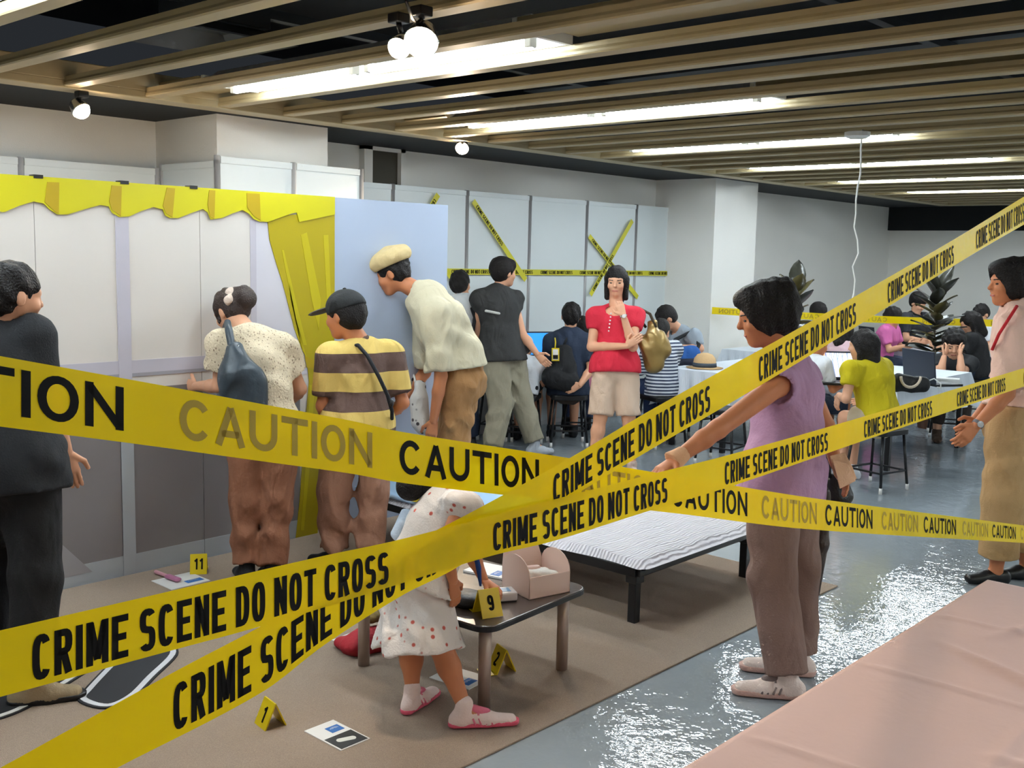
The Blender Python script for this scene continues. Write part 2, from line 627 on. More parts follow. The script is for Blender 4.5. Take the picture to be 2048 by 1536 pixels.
def lamp(x0, x1, yc, label):
    t = thing('fluorescent_light', label, 'ceiling light', ((x0 + x1) / 2, yc, ZT + .03), 'fluorescent ceiling lights')
    r = MB()
    w, z0 = .185, ZT + .055
    sec = [(-w, 0), (-w * .45, .07), (w * .45, .07), (w, 0), (w, .012), (w * .42, .085), (-w * .42, .085), (-w, .012)]
    m_ = len(sec)
    r.add([(x0, yc + a, z0 + b) for a, b in sec] + [(x1, yc + a, z0 + b) for a, b in sec],
          [tuple(range(m_)), tuple(range(m_, 2 * m_))] + [(i, (i + 1) % m_, m_ + (i + 1) % m_, m_ + i) for i in range(m_)])
    r.build('reflector', M['reflector'], t)
    for s in (0, 1):
        a = x0 + .06 + s * (x1 - x0) / 2
        b = a + (x1 - x0) / 2 - .12
        MB().tube([(a, yc, z0 - .017), (b, yc, z0 - .017)], .019, 8).build('tube', M['tube'], t, smooth=True)
        for e in (a, b):
            MB().box((e - .03, yc - .022, z0 - .034), (e + .006, yc + .022, z0 + .075)).build('lamp_holder', M['white'], t, bevel=.004)
    for e in (x0, x1):
        MB().box((e - .012, yc - w, z0 - .004), (e + .012, yc + w, z0 + .05)).build('end_plate', M['white'], t)
    return t


fill = MB()
ords = ['nearest, partly out of frame', 'largest and nearest in view, beside the flood lamps', 'second largest in view', 'third largest in view', 'fourth from the front', 'fifth from the front', 'last, before the far wall', 'behind']
for i, y in enumerate(LY):
    lab = ['fluorescent ceiling light beyond the tray, ninth row', 'fluorescent ceiling light beyond the tray, tenth row'][i % 2]
    if 0 <= i < 8:
        lab = {0: 'fluorescent ceiling light behind the viewer over the booth', 1: 'fluorescent ceiling light at the top left corner, mostly out of frame', 2: 'largest long fluorescent light, next to the bright flood lamps',
               3: 'second long fluorescent light counted from the flood lamps', 4: 'third long fluorescent light, left of the hanging cord top',
               5: 'fourth long fluorescent light, crossed by the hanging cord', 6: 'fifth long fluorescent light from the front, near the far wall',
               7: 'last short-looking fluorescent light before the far wall'}[i]
    lamp(-5.45, -3.05, y, lab)
    if i > 0:  # unseen right bay, its rows filled out to brighten the back of the room
        lamp(.6, 3.0, y, 'added fluorescent ceiling light out of frame in the right bay, row %s' % ['zero', 'one', 'two', 'three', 'four', 'five', 'six', 'seven'][i])
    MB().box((-5.9, y - .2, ZT + .085), (-5.47, y + .2, ZT + .1)).build('filler_board', M['slat'], ceiling)
    for off in (-.1, .1):
        MB().box((-3.02, y + off - .1, ZT + .075 + (.012 if off > 0 else 0)), (.58, y + off + .1, ZT + .1)).build('filler_board', M['slat'], ceiling)
lamp(.6, 3.0, LY[-1] + SLP * 4, 'added fluorescent ceiling light out of frame in the right bay, row eight')  # one more unseen lamp, added to brighten the far wall
# short cover over each dark bay nearer the far end: closed bays seen as plain beige
cd = MB().lathe(tuple(gp(1715, 266, ZT) - V(0, 0, .035)), [(.06, 0), (.085, .012), (.085, .04)], 24)
tag(cd.build('smoke_detector', M['white'], smooth=False), 'round white smoke detector on the ceiling above the cord', 'smoke detector')

# ------------------------------------------------------------------ spot lamps
def spotlight(label, top, bulb, r, aim, power, size=1.5, deg=120):
    t = thing('spotlight', label, 'spotlight', top, 'halogen spot lamps')
    top, bulb, aim = map(lambda q: np.asarray(q, float), (top, bulb, aim))
    d = unit(aim - bulb)
    MB().box(top - V(.03, .03, .0), top + V(.03, .03, .035)).build('clamp', M['black_metal'], t, bevel=.004)
    MB().tube([top, bulb + V(0, 0, r * 1.1) - d * r * .6], .011, 8).build('arm', M['black_metal'], t, smooth=True)
    MB().lathe(bulb, [(r * .45, -r * 1.5), (r * .75, -r * 1.2), (r * 1.02, -r * .2), (r * 1.04, 0), (r * .98, 0), (r * .9, -r * .15)], 20, d).build('housing', M['chrome'], t, smooth=True)
    prims = [P_ell(bulb - d * r * .1, np.eye(3), (r * .93,) * 3)]
    blob('bulb', M['bulb'], t, prims, r / 6)
    ld = bpy.data.lights.new('spot_glow', 'SPOT')
    ld.energy = power
    ld.color = (1.0, .80, .58)
    ld.spot_size = math.radians(deg)
    ld.spot_blend = .6
    ld.shadow_soft_size = r
    lo_ = bpy.data.objects.new('spot_glow', ld)
    COL.objects.link(lo_)
    lo_.parent = t
    p = bulb + d * r * 1.15 - top
    lo_.matrix_local = Matrix.Translation(Vector(p)) @ Vector(-d).to_track_quat('Z', 'Y').to_matrix().to_4x4()
    return t


def edge_pt(px, py, x=-5.96):
    p = on(px, py, 0, x)
    return p


e1 = on(163, 180, 0, -5.97)
e1[2] = ZT - .035
b1 = on(163, 222, 0, -5.97)
spotlight('bright spot lamp hanging from the ceiling edge at the far left', e1, b1, .052, (-4.4, 3.4, .8), SPOT_POWER)
e2 = on(925, 272, 0, -5.97)
e2[2] = ZT - .035
b2 = on(924, 297, 0, -5.97)
spotlight('small spot lamp hanging from the ceiling edge above the flat cap man', e2, b2, .052, (-4.2, 3.6, .6), SPOT_POWER)
b3 = gp(842, 85, 2.47)
e3 = b3 + V(0, 0, ZT - 2.47 - .03)
spotlight('glaring flood lamp on a ceiling slat above the first fluorescent light', e3, b3, .062, (-2.3, 1.9, 1.6), FLOOD_POWER)
b4 = gp(797, 97, 2.47)
spotlight('smaller glaring flood lamp left of the brightest one', b4 + V(0, 0, ZT - 2.47 - .03), b4, .042, (-2.6, 1.7, 1.6), FLOOD_POWER * .6)
# power cable of the flood lamps looping over the slats
cb = at(1, 1, 1)
q0, q1 = gp(812, 2, ZT - .02), gp(842, 40, ZT - .03)
tag(MB().tube([q0, (q0 * .6 + q1 * .4) - V(0, 0, .03), (q0 * .3 + q1 * .7) - V(0, 0, .03), b3 + V(0, 0, .08)], .006, 6).build('power_cable', M['black'], smooth=True), 'thin black cable running to the glaring flood lamp', 'cable')

# hanging white cord
c0 = gp(1725, 268, ZT)
pts = []
for i in range(15):
    t_ = i / 14
    py = 268 + (640 - 268) * t_
    w_ = [0, -.002, 0, .001, -.004, -.006, -.004, -.006, .004, .008, -.004, .004, .003, -.003, 0][i]
    p = on(1725, py, 1, c0[1]) + V(0, 0, .03 if i == 0 else 0)
    pts.append((c0[0] + w_ * 3, c0[1], p[2]))
tag(MB().tube(pts, .006, 6).build('hanging_cord', M['white'], smooth=True), 'thin white cord hanging from the ceiling to the back tables', 'cord')

# ------------------------------------------------------------------ modular white exhibition partition along the left wall
PH = 2.325
wp = MB().box((-6.985, -3.9, 0), (-6.975, -3.85, .05)).build('wall_partition', M['panel'])
struct(wp, 'white modular exhibition panels with aluminium posts')


def panel_run(a, b, h, n, posts=True):
    """panels between two floor points, each with top rail; posts at the joints"""
    a, b = np.asarray(a, float), np.asarray(b, float)
    d = (b - a) / n
    u = unit(d)
    nrm = np.array([-u[1], u[0]])
    for i in range(n):
        p, q = a + d * i, a + d * (i + 1)
        c = (p + q) / 2
        hl = np.linalg.norm(d) / 2 - .02
        MB().obox((c[0], c[1], h / 2 - .01), (*u, 0), (*nrm, 0), (0, 0, 1), hl, .006, h / 2 - .03).build('panel', M['panel'], wp)
        MB().obox((c[0], c[1], h - .022), (*u, 0), (*nrm, 0), (0, 0, 1), hl, .014, .022).build('rail', M['panel'], wp)
        MB().obox((c[0], c[1], .022), (*u, 0), (*nrm, 0), (0, 0, 1), hl, .014, .022).build('rail', M['alu'], wp)
    for i in range(n + 1):
        p = a + d * i
        MB().tube([(p[0], p[1], 0), (p[0], p[1], h + .006)], .021, 8).build('post', M['alu'], wp, smooth=True)


XB, XFp = -6.93, -6.22
panel_run((XB, -3.7), (XB, 3.84), PH - .06, 8)
panel_run((XB, 3.88), (XFp, 3.88), PH - .03, 1)
y2 = on(722, 340, 0, XFp)[1]
panel_run((XFp, 3.88), (XFp, y2), PH, 2)
panel_run((XFp, y2), (XB, y2 + .01), PH, 1)
ys = [on(px, py, 0, XB)[1] for px, py in ((785, 363), (934, 376), (1060, 388), (1174, 398), (1273, 408), (1362, 418))]
panel_run((XB, y2 + .04), (XB, ys[0]), PH - .03, 1)
for a_, b_ in zip(ys[:-1], ys[1:]):
    panel_run((XB, a_), (XB, b_), PH - .03, 1)

# ------------------------------------------------------------------ carpet of the booth
cm = mat('beige loop carpet', (150, 132, 116), .9, var=.10, vscale=3.0, bump=.6, bscale=260)
nt, N, L, B = nodes(cm)
tc = N.new('ShaderNodeTexCoord')
n1 = N.new('ShaderNodeTexNoise')
n1.inputs['Scale'].default_value = 300
mx = N.new('ShaderNodeMix')
mx.data_type = 'RGBA'
mx.blend_type = 'OVERLAY'
mx.inputs[0].default_value = .35
src = B.inputs['Base Color'].links[0].from_socket
L.new(tc.outputs['Object'], n1.inputs['Vector'])
L.new(src, mx.inputs[6])
L.new(n1.outputs['Fac'], mx.inputs[7])
L.new(mx.outputs[2], B.inputs['Base Color'])
cp = MB().box((-5.07, -3.6, 0.0), (-2.355, 5.2, .008))
tag(cp.build('carpet', cm, bevel=.003), 'beige carpet laid on the grey floor inside the taped booth', 'carpet')

# ------------------------------------------------------------------ printed backdrop: window, rails and yellow curtain
XS = -5.085


def bp_(px, py, dx=0.0):
    p = on(px, py, 0, XS)
    return V(XS + dx, p[1], max(p[2], 0.0))


BT = 2.035
bt = thing('backdrop', 'printed room backdrop with a yellow curtain drawn around a white window', 'backdrop', (XS, 2.0, 0))
m_pane = mat('printed white pane', (224, 216, 208), .5, var=.015, vscale=1.5)
m_frame = mat('printed lavender frame', (196, 190, 200), .5)
m_grey = mat('printed grey wall', (122, 116, 116), .55, var=.04, vscale=2)
m_lgrey = mat('printed light grey skirting', (166, 170, 174), .5)
m_sky = mat('printed pale blue board', (176, 188, 210), .45, var=.02, vscale=1.5)
m_cur1 = mat('printed bright yellow', (204, 194, 16), .45)
m_cur2 = mat('printed dark yellow fold', (178, 150, 10), .45)
m_cur3 = mat('printed olive yellow curtain', (172, 154, 6), .45)
m_cur4 = mat('printed light olive yellow', (190, 174, 8), .45)
ysm = [bp_(403, 700)[1], bp_(77, 700)[1]]
yc_ = bp_(668, 600)[1]
ye = bp_(893, 600)[1]
seams = [-1.6, -.75, .1, ysm[1] - .87, ysm[1], ysm[0], yc_]
for a_, b_ in zip(seams[:-1], seams[1:]):
    MB().box((XS - .03, a_ + .0015, 0), (XS, b_ - .0015, BT)).build('board', m_pane, bt)
MB().box((XS - .03, yc_ + .003, 0), (XS + .002, ye, BT + .002)).build('side_board', m_sky, bt)
# lower grey wall, skirting, rails, frame post
zr = bp_(250, 735)[2]
zl = bp_(340, 771)[2]
for a_, b_ in zip(seams[:-1], seams[1:]):
    b2_ = min(b_, bp_(600, 800)[1])
    MB().box((XS - .001, a_ + .0015, .11), (XS + .0025, b2_ - .0015, zl)).build('grey_print', m_grey, bt)
    MB().box((XS - .001, a_ + .0015, 0), (XS + .005, b2_ - .0015, .11)).build('skirting_print', m_lgrey, bt)
MB().box((XS - .001, -1.6, zr - .035), (XS + .004, yc_ - .35, zr + .035)).build('window_rail_print', m_frame, bt)
MB().box((XS - .001, -1.6, zr - .05), (XS + .005, yc_ - .35, zr - .032)).build('window_rail_line_print', mat('printed grey line', (160, 156, 162), .5), bt)  # grey line printed along the lower edge of the rail
for pxm in (249,):
    y_ = bp_(pxm, 700)[1]
    MB().box((XS - .001, y_ - .035, .0), (XS + .007, y_ + .035, BT - .12)).build('window_post_print', m_frame, bt)
    MB().box((XS - .001, y_ - .035, .0), (XS + .008, y_ + .035, zl)).build('lower_post_print', m_lgrey, bt)
MB().box((XS - .001, bp_(500, 500)[1], zl), (XS + .003, bp_(512, 500)[1], BT - .15)).build('window_edge_print', m_frame, bt)
MB().box((XS - .001, bp_(512, 500)[1], zl), (XS + .002, yc_, BT - .1)).build('window_edge_print', mat('printed pale wall', (214, 210, 218), .5), bt)
# light diagonal patch at the lower left
tri = [bp_(108, 1075, .004), bp_(184, 1143, .004), bp_(108, 1160, .004), bp_(20, 1170, .004), bp_(20, 1060, .004)]
MB().prism(tri, (.002, 0, 0)).build('light_patch_print', mat('printed mid grey', (150, 146, 148), .5), bt)
# valance
wave = [(0, 424), (35, 412), (65, 403), (85, 407), (97, 419), (113, 429), (133, 429), (165, 419), (198, 410), (215, 413), (222, 426), (236, 434), (256, 433), (280, 422), (304, 414), (323, 419), (328, 431), (337, 436), (355, 436), (380, 426), (403, 418), (413, 425), (419, 439), (441, 436), (462, 427), (482, 420), (495, 427), (505, 438), (516, 443), (533, 444), (560, 434), (581, 427), (591, 425), (596, 444), (630, 437), (667, 429)]
up = [bp_(px, py, .008) for px, py in wave]
dyv = up[12][1] - up[1][1]
left = []
for k in (3, 2, 1):
    left += [V(p[0], p[1] - dyv * k * 1.02, p[2]) for p in up[1:12]]
allv = left + up[0:]
allv = [p for p in allv if p[1] > -1.6]
allv = sorted(allv, key=lambda p: p[1])
mv = MB()
k0 = len(allv)
top_ = [V(p[0], p[1], BT + .004) for p in allv]
mv.add(allv + top_ + [p + V(.006, 0, 0) for p in allv] + [p + V(.006, 0, 0) for p in top_],
       [(i, i + 1, k0 + i + 1, k0 + i) for i in range(k0 - 1)] + [(2 * k0 + i, 3 * k0 + i, 3 * k0 + i + 1, 2 * k0 + i + 1) for i in range(k0 - 1)] +
       [(i, 2 * k0 + i, 2 * k0 + i + 1, i + 1) for i in range(k0 - 1)] + [(k0 + i, k0 + i + 1, 3 * k0 + i + 1, 3 * k0 + i) for i in range(k0 - 1)])
mv.build('valance_print', m_cur1, bt)
Z1 = 2.926
for quad in ([(268, 1065), (338, 1068), (335, 1250), (312, 1238), (253, 1183)], [(645, 1085), (703, 1090), (698, 1266), (645, 1225), (630, 1178)],
             [(968, 1098), (1015, 1103), (1000, 1272), (962, 1248), (944, 1205)], [(1215, 1112), (1250, 1115), (1245, 1280), (1220, 1268), (1206, 1195)],
             [(1435, 1130), (1510, 1135), (1516, 1290), (1474, 1262), (1437, 1212)]):
    MB().prism([bp_(x / Z1, y / Z1, .014) for x, y in quad], (.003, 0, 0)).build('valance_fold_print', m_cur2, bt)
# side curtain gathered by a tie
cur = [(533, 430), (538, 480), (551, 525), (564, 565), (577, 615), (588, 658), (600, 692), (613, 720), (617, 764), (612, 822), (606, 900), (598, 1005), (590, 1086), (634, 1078), (640, 960), (642, 860), (640, 780), (646, 740), (667, 690), (668, 560), (668, 428)]
MB().prism([bp_(x, y, .003) for x, y in cur], (.004, 0, 0)).build('curtain_print', m_cur3, bt)
for q in ([(562, 500), (566, 500), (592, 610), (612, 690), (604, 690), (585, 625)], [(575, 560), (580, 600), (612, 716), (603, 700)],
          [(600, 470), (612, 465), (640, 600), (636, 660), (622, 600)], [(645, 470), (655, 470), (662, 640), (655, 660)],
          [(618, 770), (628, 770), (618, 930), (606, 1060), (600, 1060), (610, 930)]):
    MB().prism([bp_(x, y, .0065) for x, y in q], (.002, 0, 0)).build('curtain_light_fold_print', m_cur4, bt)
MB().prism([bp_(x, y, .0065) for x, y in [(608, 712), (645, 728), (648, 742), (612, 735)]], (.003, 0, 0)).build('curtain_tie_print', m_cur2, bt)
# small dark clips on the top edge
for px in (74, 246, 384):
    p = bp_(px, 360)
    MB().box((XS - .035, p[1] - .022, BT - .005), (XS + .018, p[1] + .022, BT + .012)).build('clip', M['black'], bt)
# ------------------------------------------------------------------ barrier tapes
tm = bpy.data.materials.new('yellow barrier film')
tm.use_nodes = True
nt, N, L, B = nodes(tm)
B.inputs['Base Color'].default_value = lin((236, 208, 0))
B.inputs['Roughness'].default_value = .28
B.inputs['Specular IOR Level'].default_value = .3
tl = N.new('ShaderNodeBsdfTranslucent')
tl.inputs[0].default_value = lin((230, 200, 4))
tp = N.new('ShaderNodeBsdfTransparent')
tp.inputs[0].default_value = lin((245, 215, 40))
m1 = N.new('ShaderNodeMixShader')
m1.inputs[0].default_value = .3
m2 = N.new('ShaderNodeMixShader')
m2.inputs[0].default_value = .15
tc = N.new('ShaderNodeTexCoord')
n1 = N.new('ShaderNodeTexNoise')
n1.inputs['Scale'].default_value = 14
bp = N.new('ShaderNodeBump')
bp.inputs['Strength'].default_value = .25
bp.inputs['Distance'].default_value = .01
L.new(tc.outputs['Object'], n1.inputs['Vector'])
L.new(n1.outputs['Fac'], bp.inputs['Height'])
L.new(bp.outputs['Normal'], B.inputs['Normal'])
L.new(B.outputs[0], m1.inputs[1])
L.new(tl.outputs[0], m1.inputs[2])
L.new(m1.outputs[0], m2.inputs[1])
L.new(tp.outputs[0], m2.inputs[2])
L.new(m2.outputs[0], N['Material Output'].inputs[0])
M['tape'] = tm

_font = {}


def arc_(cx, cy, rx, ry, a0, a1, n=10, p=2.6):
    out = []
    for i in range(n + 1):
        a = math.radians(a0 + (a1 - a0) * i / n)
        c, s = math.cos(a), math.sin(a)
        out.append((cx + rx * math.copysign(abs(c) ** (2 / p), c), cy + ry * math.copysign(abs(s) ** (2 / p), s)))
    return out


def letter(ch, w, t):
    """centre lines of a block capital or digit in a box w x 1, stroke thickness t"""
    def arc(*a, **k):
        return arc_(*a, p=2.05 if w > .6 else 2.8, **k)

    h = t / 2
    l, r, b, u, m = h, w - h, h, 1 - h, .5
    cx, rx, ry = w / 2, w / 2 - h, .5 - h
    if ch == 'C':
        return [arc(cx, .5, rx, ry, 38, 322, 20)]
    if ch == 'O' or ch == '0':
        return [arc(cx, .5, rx, ry, 0, 360, 24)]
    if ch == 'S':
        q = (ry) / 2
        return [arc(cx, .5 + q, rx, q, 30, 250, 12) [:-1] + [(cx, .5)] + arc(cx, .5 - q, rx, q, 70, -150, 12)]
    if ch == 'R':
        q = .25 - h / 2
        return [[(l, 0), (l, 1)], [(l, u), (cx, u)] + arc(cx, u - q, rx, q, 90, -90, 10) + [(l, u - 2 * q)], [(cx, u - 2 * q), (r, 0)]]
    if ch == 'I':
        return [[(cx, 0), (cx, 1)]]
    if ch == 'M':
        return [[(l, 0), (l, 1)], [(r, 0), (r, 1)], [(l + t * .1, u + h * .6), (cx, .12)], [(r - t * .1, u + h * .6), (cx, .12)]]
    if ch == 'E':
        return [[(l, 0), (l, 1)], [(l, u), (w, u)], [(l, m), (w - t * .3, m)], [(l, b), (w, b)]]
    if ch == 'N':
        return [[(l, 0), (l, 1)], [(r, 0), (r, 1)], [(l, 1 - h * .8), (r, h * .8)]]
    if ch == 'D':
        return [[(l, 0), (l, 1)], [(l, u), (cx * .8, u)] + arc(cx * .8, .5, r - cx * .8, ry, 90, -90, 14) + [(l, b)]]
    if ch == 'T':
        return [[(cx, 0), (cx, 1)], [(0, u), (w, u)]]
    if ch == 'A':
        return [[(h * .9, 0), (cx, u + h * .5)], [(w - h * .9, 0), (cx, u + h * .5)], [(w * .2, .3), (w * .8, .3)]]
    if ch == 'U':
        return [[(l, 1), (l, .5)] + arc(cx, .42, rx, .42 - h, 180, 360, 14) + [(r, .5), (r, 1)]]
    if ch == '1':
        return [[(cx + h, 0), (cx + h, 1)], [(cx + h, u), (l, .74)]]
    if ch == '2':
        return [arc(cx, .72, rx, .28 - h, 165, -35, 12) + [(l, b)], [(l - h * .3, b), (w, b)]]
    if ch == '7':
        return [[(0, u), (w, u)], [(r, u), (cx * .8, 0)]]
    if ch == '9':
        return [arc(cx, .68, rx, .32 - h, 0, 360, 18), [(r, .68)] + arc(cx, .4, rx, .4 - h, 10, -150, 12)]
    return []


def glyphs(text, style):
    """flat quads of a text in a unit box; style = (letter width, stroke, letter gap, word gap)"""
    key = (text, style)
    if key in _font:
        return _font[key]
    lw, t, gap, word = style
    vs_, fs_ = [], []
    x = 0.0
    for ch in text:
        if ch == ' ':
            x += word
            continue
        w = t if ch == 'I' else (lw * 1.3 if ch == 'M' else lw)
        for path in letter(ch, w, t):
            pts_ = [np.array(p, float) for p in path]
            pts_ = [p for i_, p in enumerate(pts_) if i_ == 0 or np.linalg.norm(p - pts_[i_ - 1]) > 1e-4]
            closed = np.linalg.norm(pts_[0] - pts_[-1]) < 1e-6
            o = len(vs_)
            for i, p in enumerate(pts_):
                a = pts_[i - 1] if i > 0 else (pts_[-2] if closed else None)
                b = pts_[i + 1] if i < len(pts_) - 1 else (pts_[1] if closed else None)
                d0 = unit(p - a) if a is not None else unit(b - p)
                d1 = unit(b - p) if b is not None else d0
                n_ = unit(np.array([-(d0 + d1)[1], (d0 + d1)[0]]))
                c = max(.5, abs(n_ @ np.array([-d0[1], d0[0]])))
                vs_ += [(x + p[0] + n_[0] * t / 2 / c, p[1] + n_[1] * t / 2 / c), (x + p[0] - n_[0] * t / 2 / c, p[1] - n_[1] * t / 2 / c)]
            for i in range(len(pts_) - 1):
                nsub = 1
                fs_.append((o + 2 * i, o + 2 * i + 1, o + 2 * i + 3, o + 2 * i + 2))
        x += w + gap
    v = np.array(vs_)
    v[:, 0] /= (x - gap)
    _font[key] = (v, fs_)
    return _font[key]


BOLD = (.40, .16, .075, .20)
WIDE = (.80, .175, .12, .4)


class Ribbon:
    """tape whose period index k maps to depth; top and bottom edges follow the measured outline"""
    def __init__(self, a, b, c, D0, top, bot):
        self.a, self.b, self.c, self.D0 = a, b, c, D0
        self.top, self.bot = np.array(top, float), np.array(bot, float)

    def k_of(self, x):
        return (x - self.a) / (self.b - self.c * x)

    def x_of(self, k):
        return (self.a + self.b * k) / (1 + self.c * k)

    def edge(self, arr, x):
        xs, ys_ = arr[:, 0], arr[:, 1]
        if x <= xs[0]:
            return ys_[0] + (x - xs[0]) * (ys_[1] - ys_[0]) / (xs[1] - xs[0])
        if x >= xs[-1]:
            return ys_[-1] + (x - xs[-1]) * (ys_[-1] - ys_[-2]) / (xs[-1] - xs[-2])
        # smooth interpolation
        i = int(np.searchsorted(xs, x) - 1)
        i = max(0, min(i, len(xs) - 2))
        t = (x - xs[i]) / (xs[i + 1] - xs[i])

        def sl(j):
            j0, j1 = max(j - 1, 0), min(j + 1, len(xs) - 1)
            return (ys_[j1] - ys_[j0]) / (xs[j1] - xs[j0])
        h = xs[i + 1] - xs[i]
        m0, m1_ = sl(i) * h, sl(i + 1) * h
        t2, t3 = t * t, t * t * t
        return (2 * t3 - 3 * t2 + 1) * ys_[i] + (t3 - 2 * t2 + t) * m0 + (-2 * t3 + 3 * t2) * ys_[i + 1] + (t3 - t2) * m1_

    def point(self, k, v, lift=0.0):
        x = self.x_of(k)
        D = self.D0 * (1 + self.c * k)
        p = at(x, self.edge(self.bot, x), D)
        q = at(x, self.edge(self.top, x), D)
        r = p + (q - p) * v
        if lift:
            r = r - CF * lift * 1.0
        return r


def make_tape(rb, k0, k1, label, words, step=.02):
    ks = np.arange(k0, k1 + 1e-6, step)
    org = rb.point((k0 + k1) / 2, 0)
    t = thing('barrier_tape', label, 'barrier tape', org, 'yellow barrier tapes across the foreground')
    b = MB()
    NV = 2
    for k in ks:
        for j in range(NV + 1):
            p = rb.point(k, j / NV)
            b.v.append(tuple(p))
    for i in range(len(ks) - 1):
        for j in range(NV):
            a = i * (NV + 1) + j
            b.f.append((a, a + NV + 1, a + NV + 2, a + 1))
    b.build('film', M['tape'], t, smooth=True)
    for (text, bold, u0, u1, v0, v1, mname, ka, kb, pname) in words:
        gv, gf = glyphs(text, bold)
        for k in range(ka, kb):
            tb = MB()
            vv = []
            for x, y in gv:
                kk = k + u0 + (u1 - u0) * x
                vt = v0 + (v1 - v0) * y
                p = rb.point(kk, vt)
                p = p - CF * .0015
                vv.append(p)
            tb.add(vv, gf)
            tb.build(pname, M[mname], t)
    return t


T1 = Ribbon(799.3, 1064.2, .387, 1.72,
            [(0, 712), (342, 774), (513, 806), (700, 841), (800, 863), (1143, 917), (1467, 971), (1639, 998), (2048, 1051)],
            [(0, 853), (273, 888), (513, 921), (700, 947), (800, 965), (982, 987), (1346, 1026), (1600, 1057), (2048, 1086)])
make_tape(T1, -1.74, 5.8, 'barrier tape printed CAUTION running from mid left down to the right edge',
          [('CAUTION', WIDE, 0.0, .431, .18, .86, 'print_black', -1, 6, 'printed_text'), ('CAUTION', WIDE, .525, .93, .18, .86, 'print_olive', -2, 5, 'faded_text')])
T2 = Ribbon(65.6, 1409.4, .495, 1.15,
            [(0, 1261), (350, 1180), (650, 1111), (787, 1082), (1020, 1022), (1300, 949), (1453, 911), (1731, 832), (2048, 736)],
            [(0, 1394), (343, 1301), (531, 1250), (760, 1180), (978, 1113), (1107, 1082), (1294, 1023), (1461, 973), (1731, 880), (2048, 773)])
make_tape(T2, -1.08, 7.37, 'lower crime scene tape in front, from lower left to the right edge at hip height',
          [('CRIME SCENE DO NOT CROSS', BOLD, 0.0, .695, .10, .80, 'print_black', -1, 7, 'printed_text')])
T3 = Ribbon(347.4, 1226.9, .423, 1.303,
            [(0, 1536), (348, 1344), (523, 1252), (660, 1175), (800, 1098), (947, 1022), (1136, 918), (1300, 821), (1600, 655), (1899, 484), (2048, 393)],
            [(0, 1660), (234, 1536), (523, 1385), (650, 1289), (806, 1190), (900, 1143), (1100, 1020), (1300, 900), (1567, 743), (1935, 515), (2048, 449)])
make_tape(T3, -1.3, 6.83, 'steep crime scene tape rising from the bottom left corner to the upper right edge',
          [('CRIME SCENE DO NOT CROSS', BOLD, 0.0, .713, .11, .80, 'print_black', -1, 6, 'printed_text')])


# slim poles just out of frame that the three long tapes are tied to
for lab_, pc_ in (('slim grey pole out of frame at the left end of the long tapes', V(-1.19, -.37, 0)), ('slim grey pole out of frame at the right end of the long tapes', V(-1.385, 6.07, 0))):
    po = thing('tape_pole', lab_, 'pole', pc_, 'poles holding the long tapes')
    MB().lathe(pc_, [(.13, 0), (.13, .012), (.03, .03), (.026, .04)], 24).build('base', M['black_metal'], po, smooth=True)
    MB().tube([pc_ + V(0, 0, .03), pc_ + V(0, 0, ZT + .004)], .02, 12).build('tube', M['alu'], po, smooth=True)


# straight tapes far behind, with their print
def flat_tape(name, label, cat, p0, p1, width, normal, text, period, span, bold, mname, mirror=False, group=None, film='tape', sag=0.0):
    p0, p1 = np.asarray(p0, float), np.asarray(p1, float)
    t = thing(name, label, cat, p0, group)
    d = unit(p1 - p0)
    u = unit(np.cross(normal, d))
    if u[2] < 0:
        u = -u
    Lh = np.linalg.norm(p1 - p0)
    b = MB()
    nseg = 12
    for i in range(nseg + 1):
        s = i / nseg
        c = p0 + (p1 - p0) * s - V(0, 0, sag * 4 * s * (1 - s))
        b.v += [tuple(c - u * width / 2), tuple(c + u * width / 2)]
    for i in range(nseg):
        b.f.append((2 * i, 2 * i + 2, 2 * i + 3, 2 * i + 1))
    b.build('film', M[film], t)
    gv, gf = glyphs(text, bold)
    nn = unit(normal)
    s = period * .1
    while s + span < Lh:
        vv = []
        for x, y in gv:
            xx = (1 - x) if mirror else x
            q = s + span * xx
            f_ = q / Lh
            vv.append(p0 + d * q - V(0, 0, sag * 4 * f_ * (1 - f_)) + u * width * (.62 * y - .31) + nn * .002)
        MB().add(vv, gf).build('printed_text', M[mname], t)
        s += period
    return t


M['tape_dull'] = mat('yellow tape on panel', (204, 196, 40), .4)
XT = XB + .03


def pt(px, py):
    return on(px, py, 0, XT)


gname = 'crime scene tapes stuck on the white panels'
flat_tape('wall_tape', 'horizontal yellow tape stuck across all the white back panels', 'tape', pt(893, 543), pt(1356, 547), .055, (1, 0, 0), 'CRIME SCENE DO NOT CROSS', .62, .5, BOLD, 'print_black', group=gname, film='tape_dull')
flat_tape('wall_tape', 'long diagonal yellow tape on the panel above the walking man', 'tape', pt(946, 402) + V(.004, 0, 0), pt(1051, 560) + V(.004, 0, 0), .055, (1, 0, 0), 'CRIME SCENE DO NOT CROSS', .62, .5, BOLD, 'print_black', group=gname, film='tape_dull')
flat_tape('wall_tape', 'diagonal tape falling to the right on the panel above the red shirt woman', 'tape', pt(1178, 472) + V(.004, 0, 0), pt(1275, 595) + V(.004, 0, 0), .055, (1, 0, 0), 'CRIME SCENE DO NOT CROSS', .62, .5, BOLD, 'print_black', group=gname, film='tape_dull')
flat_tape('wall_tape', 'diagonal tape rising to the right on the panel behind the red shirt woman', 'tape', pt(1180, 590) + V(.007, 0, 0), pt(1264, 441) + V(.007, 0, 0), .055, (1, 0, 0), 'CRIME SCENE DO NOT CROSS', .62, .5, BOLD, 'print_black', group=gname, film='tape_dull')
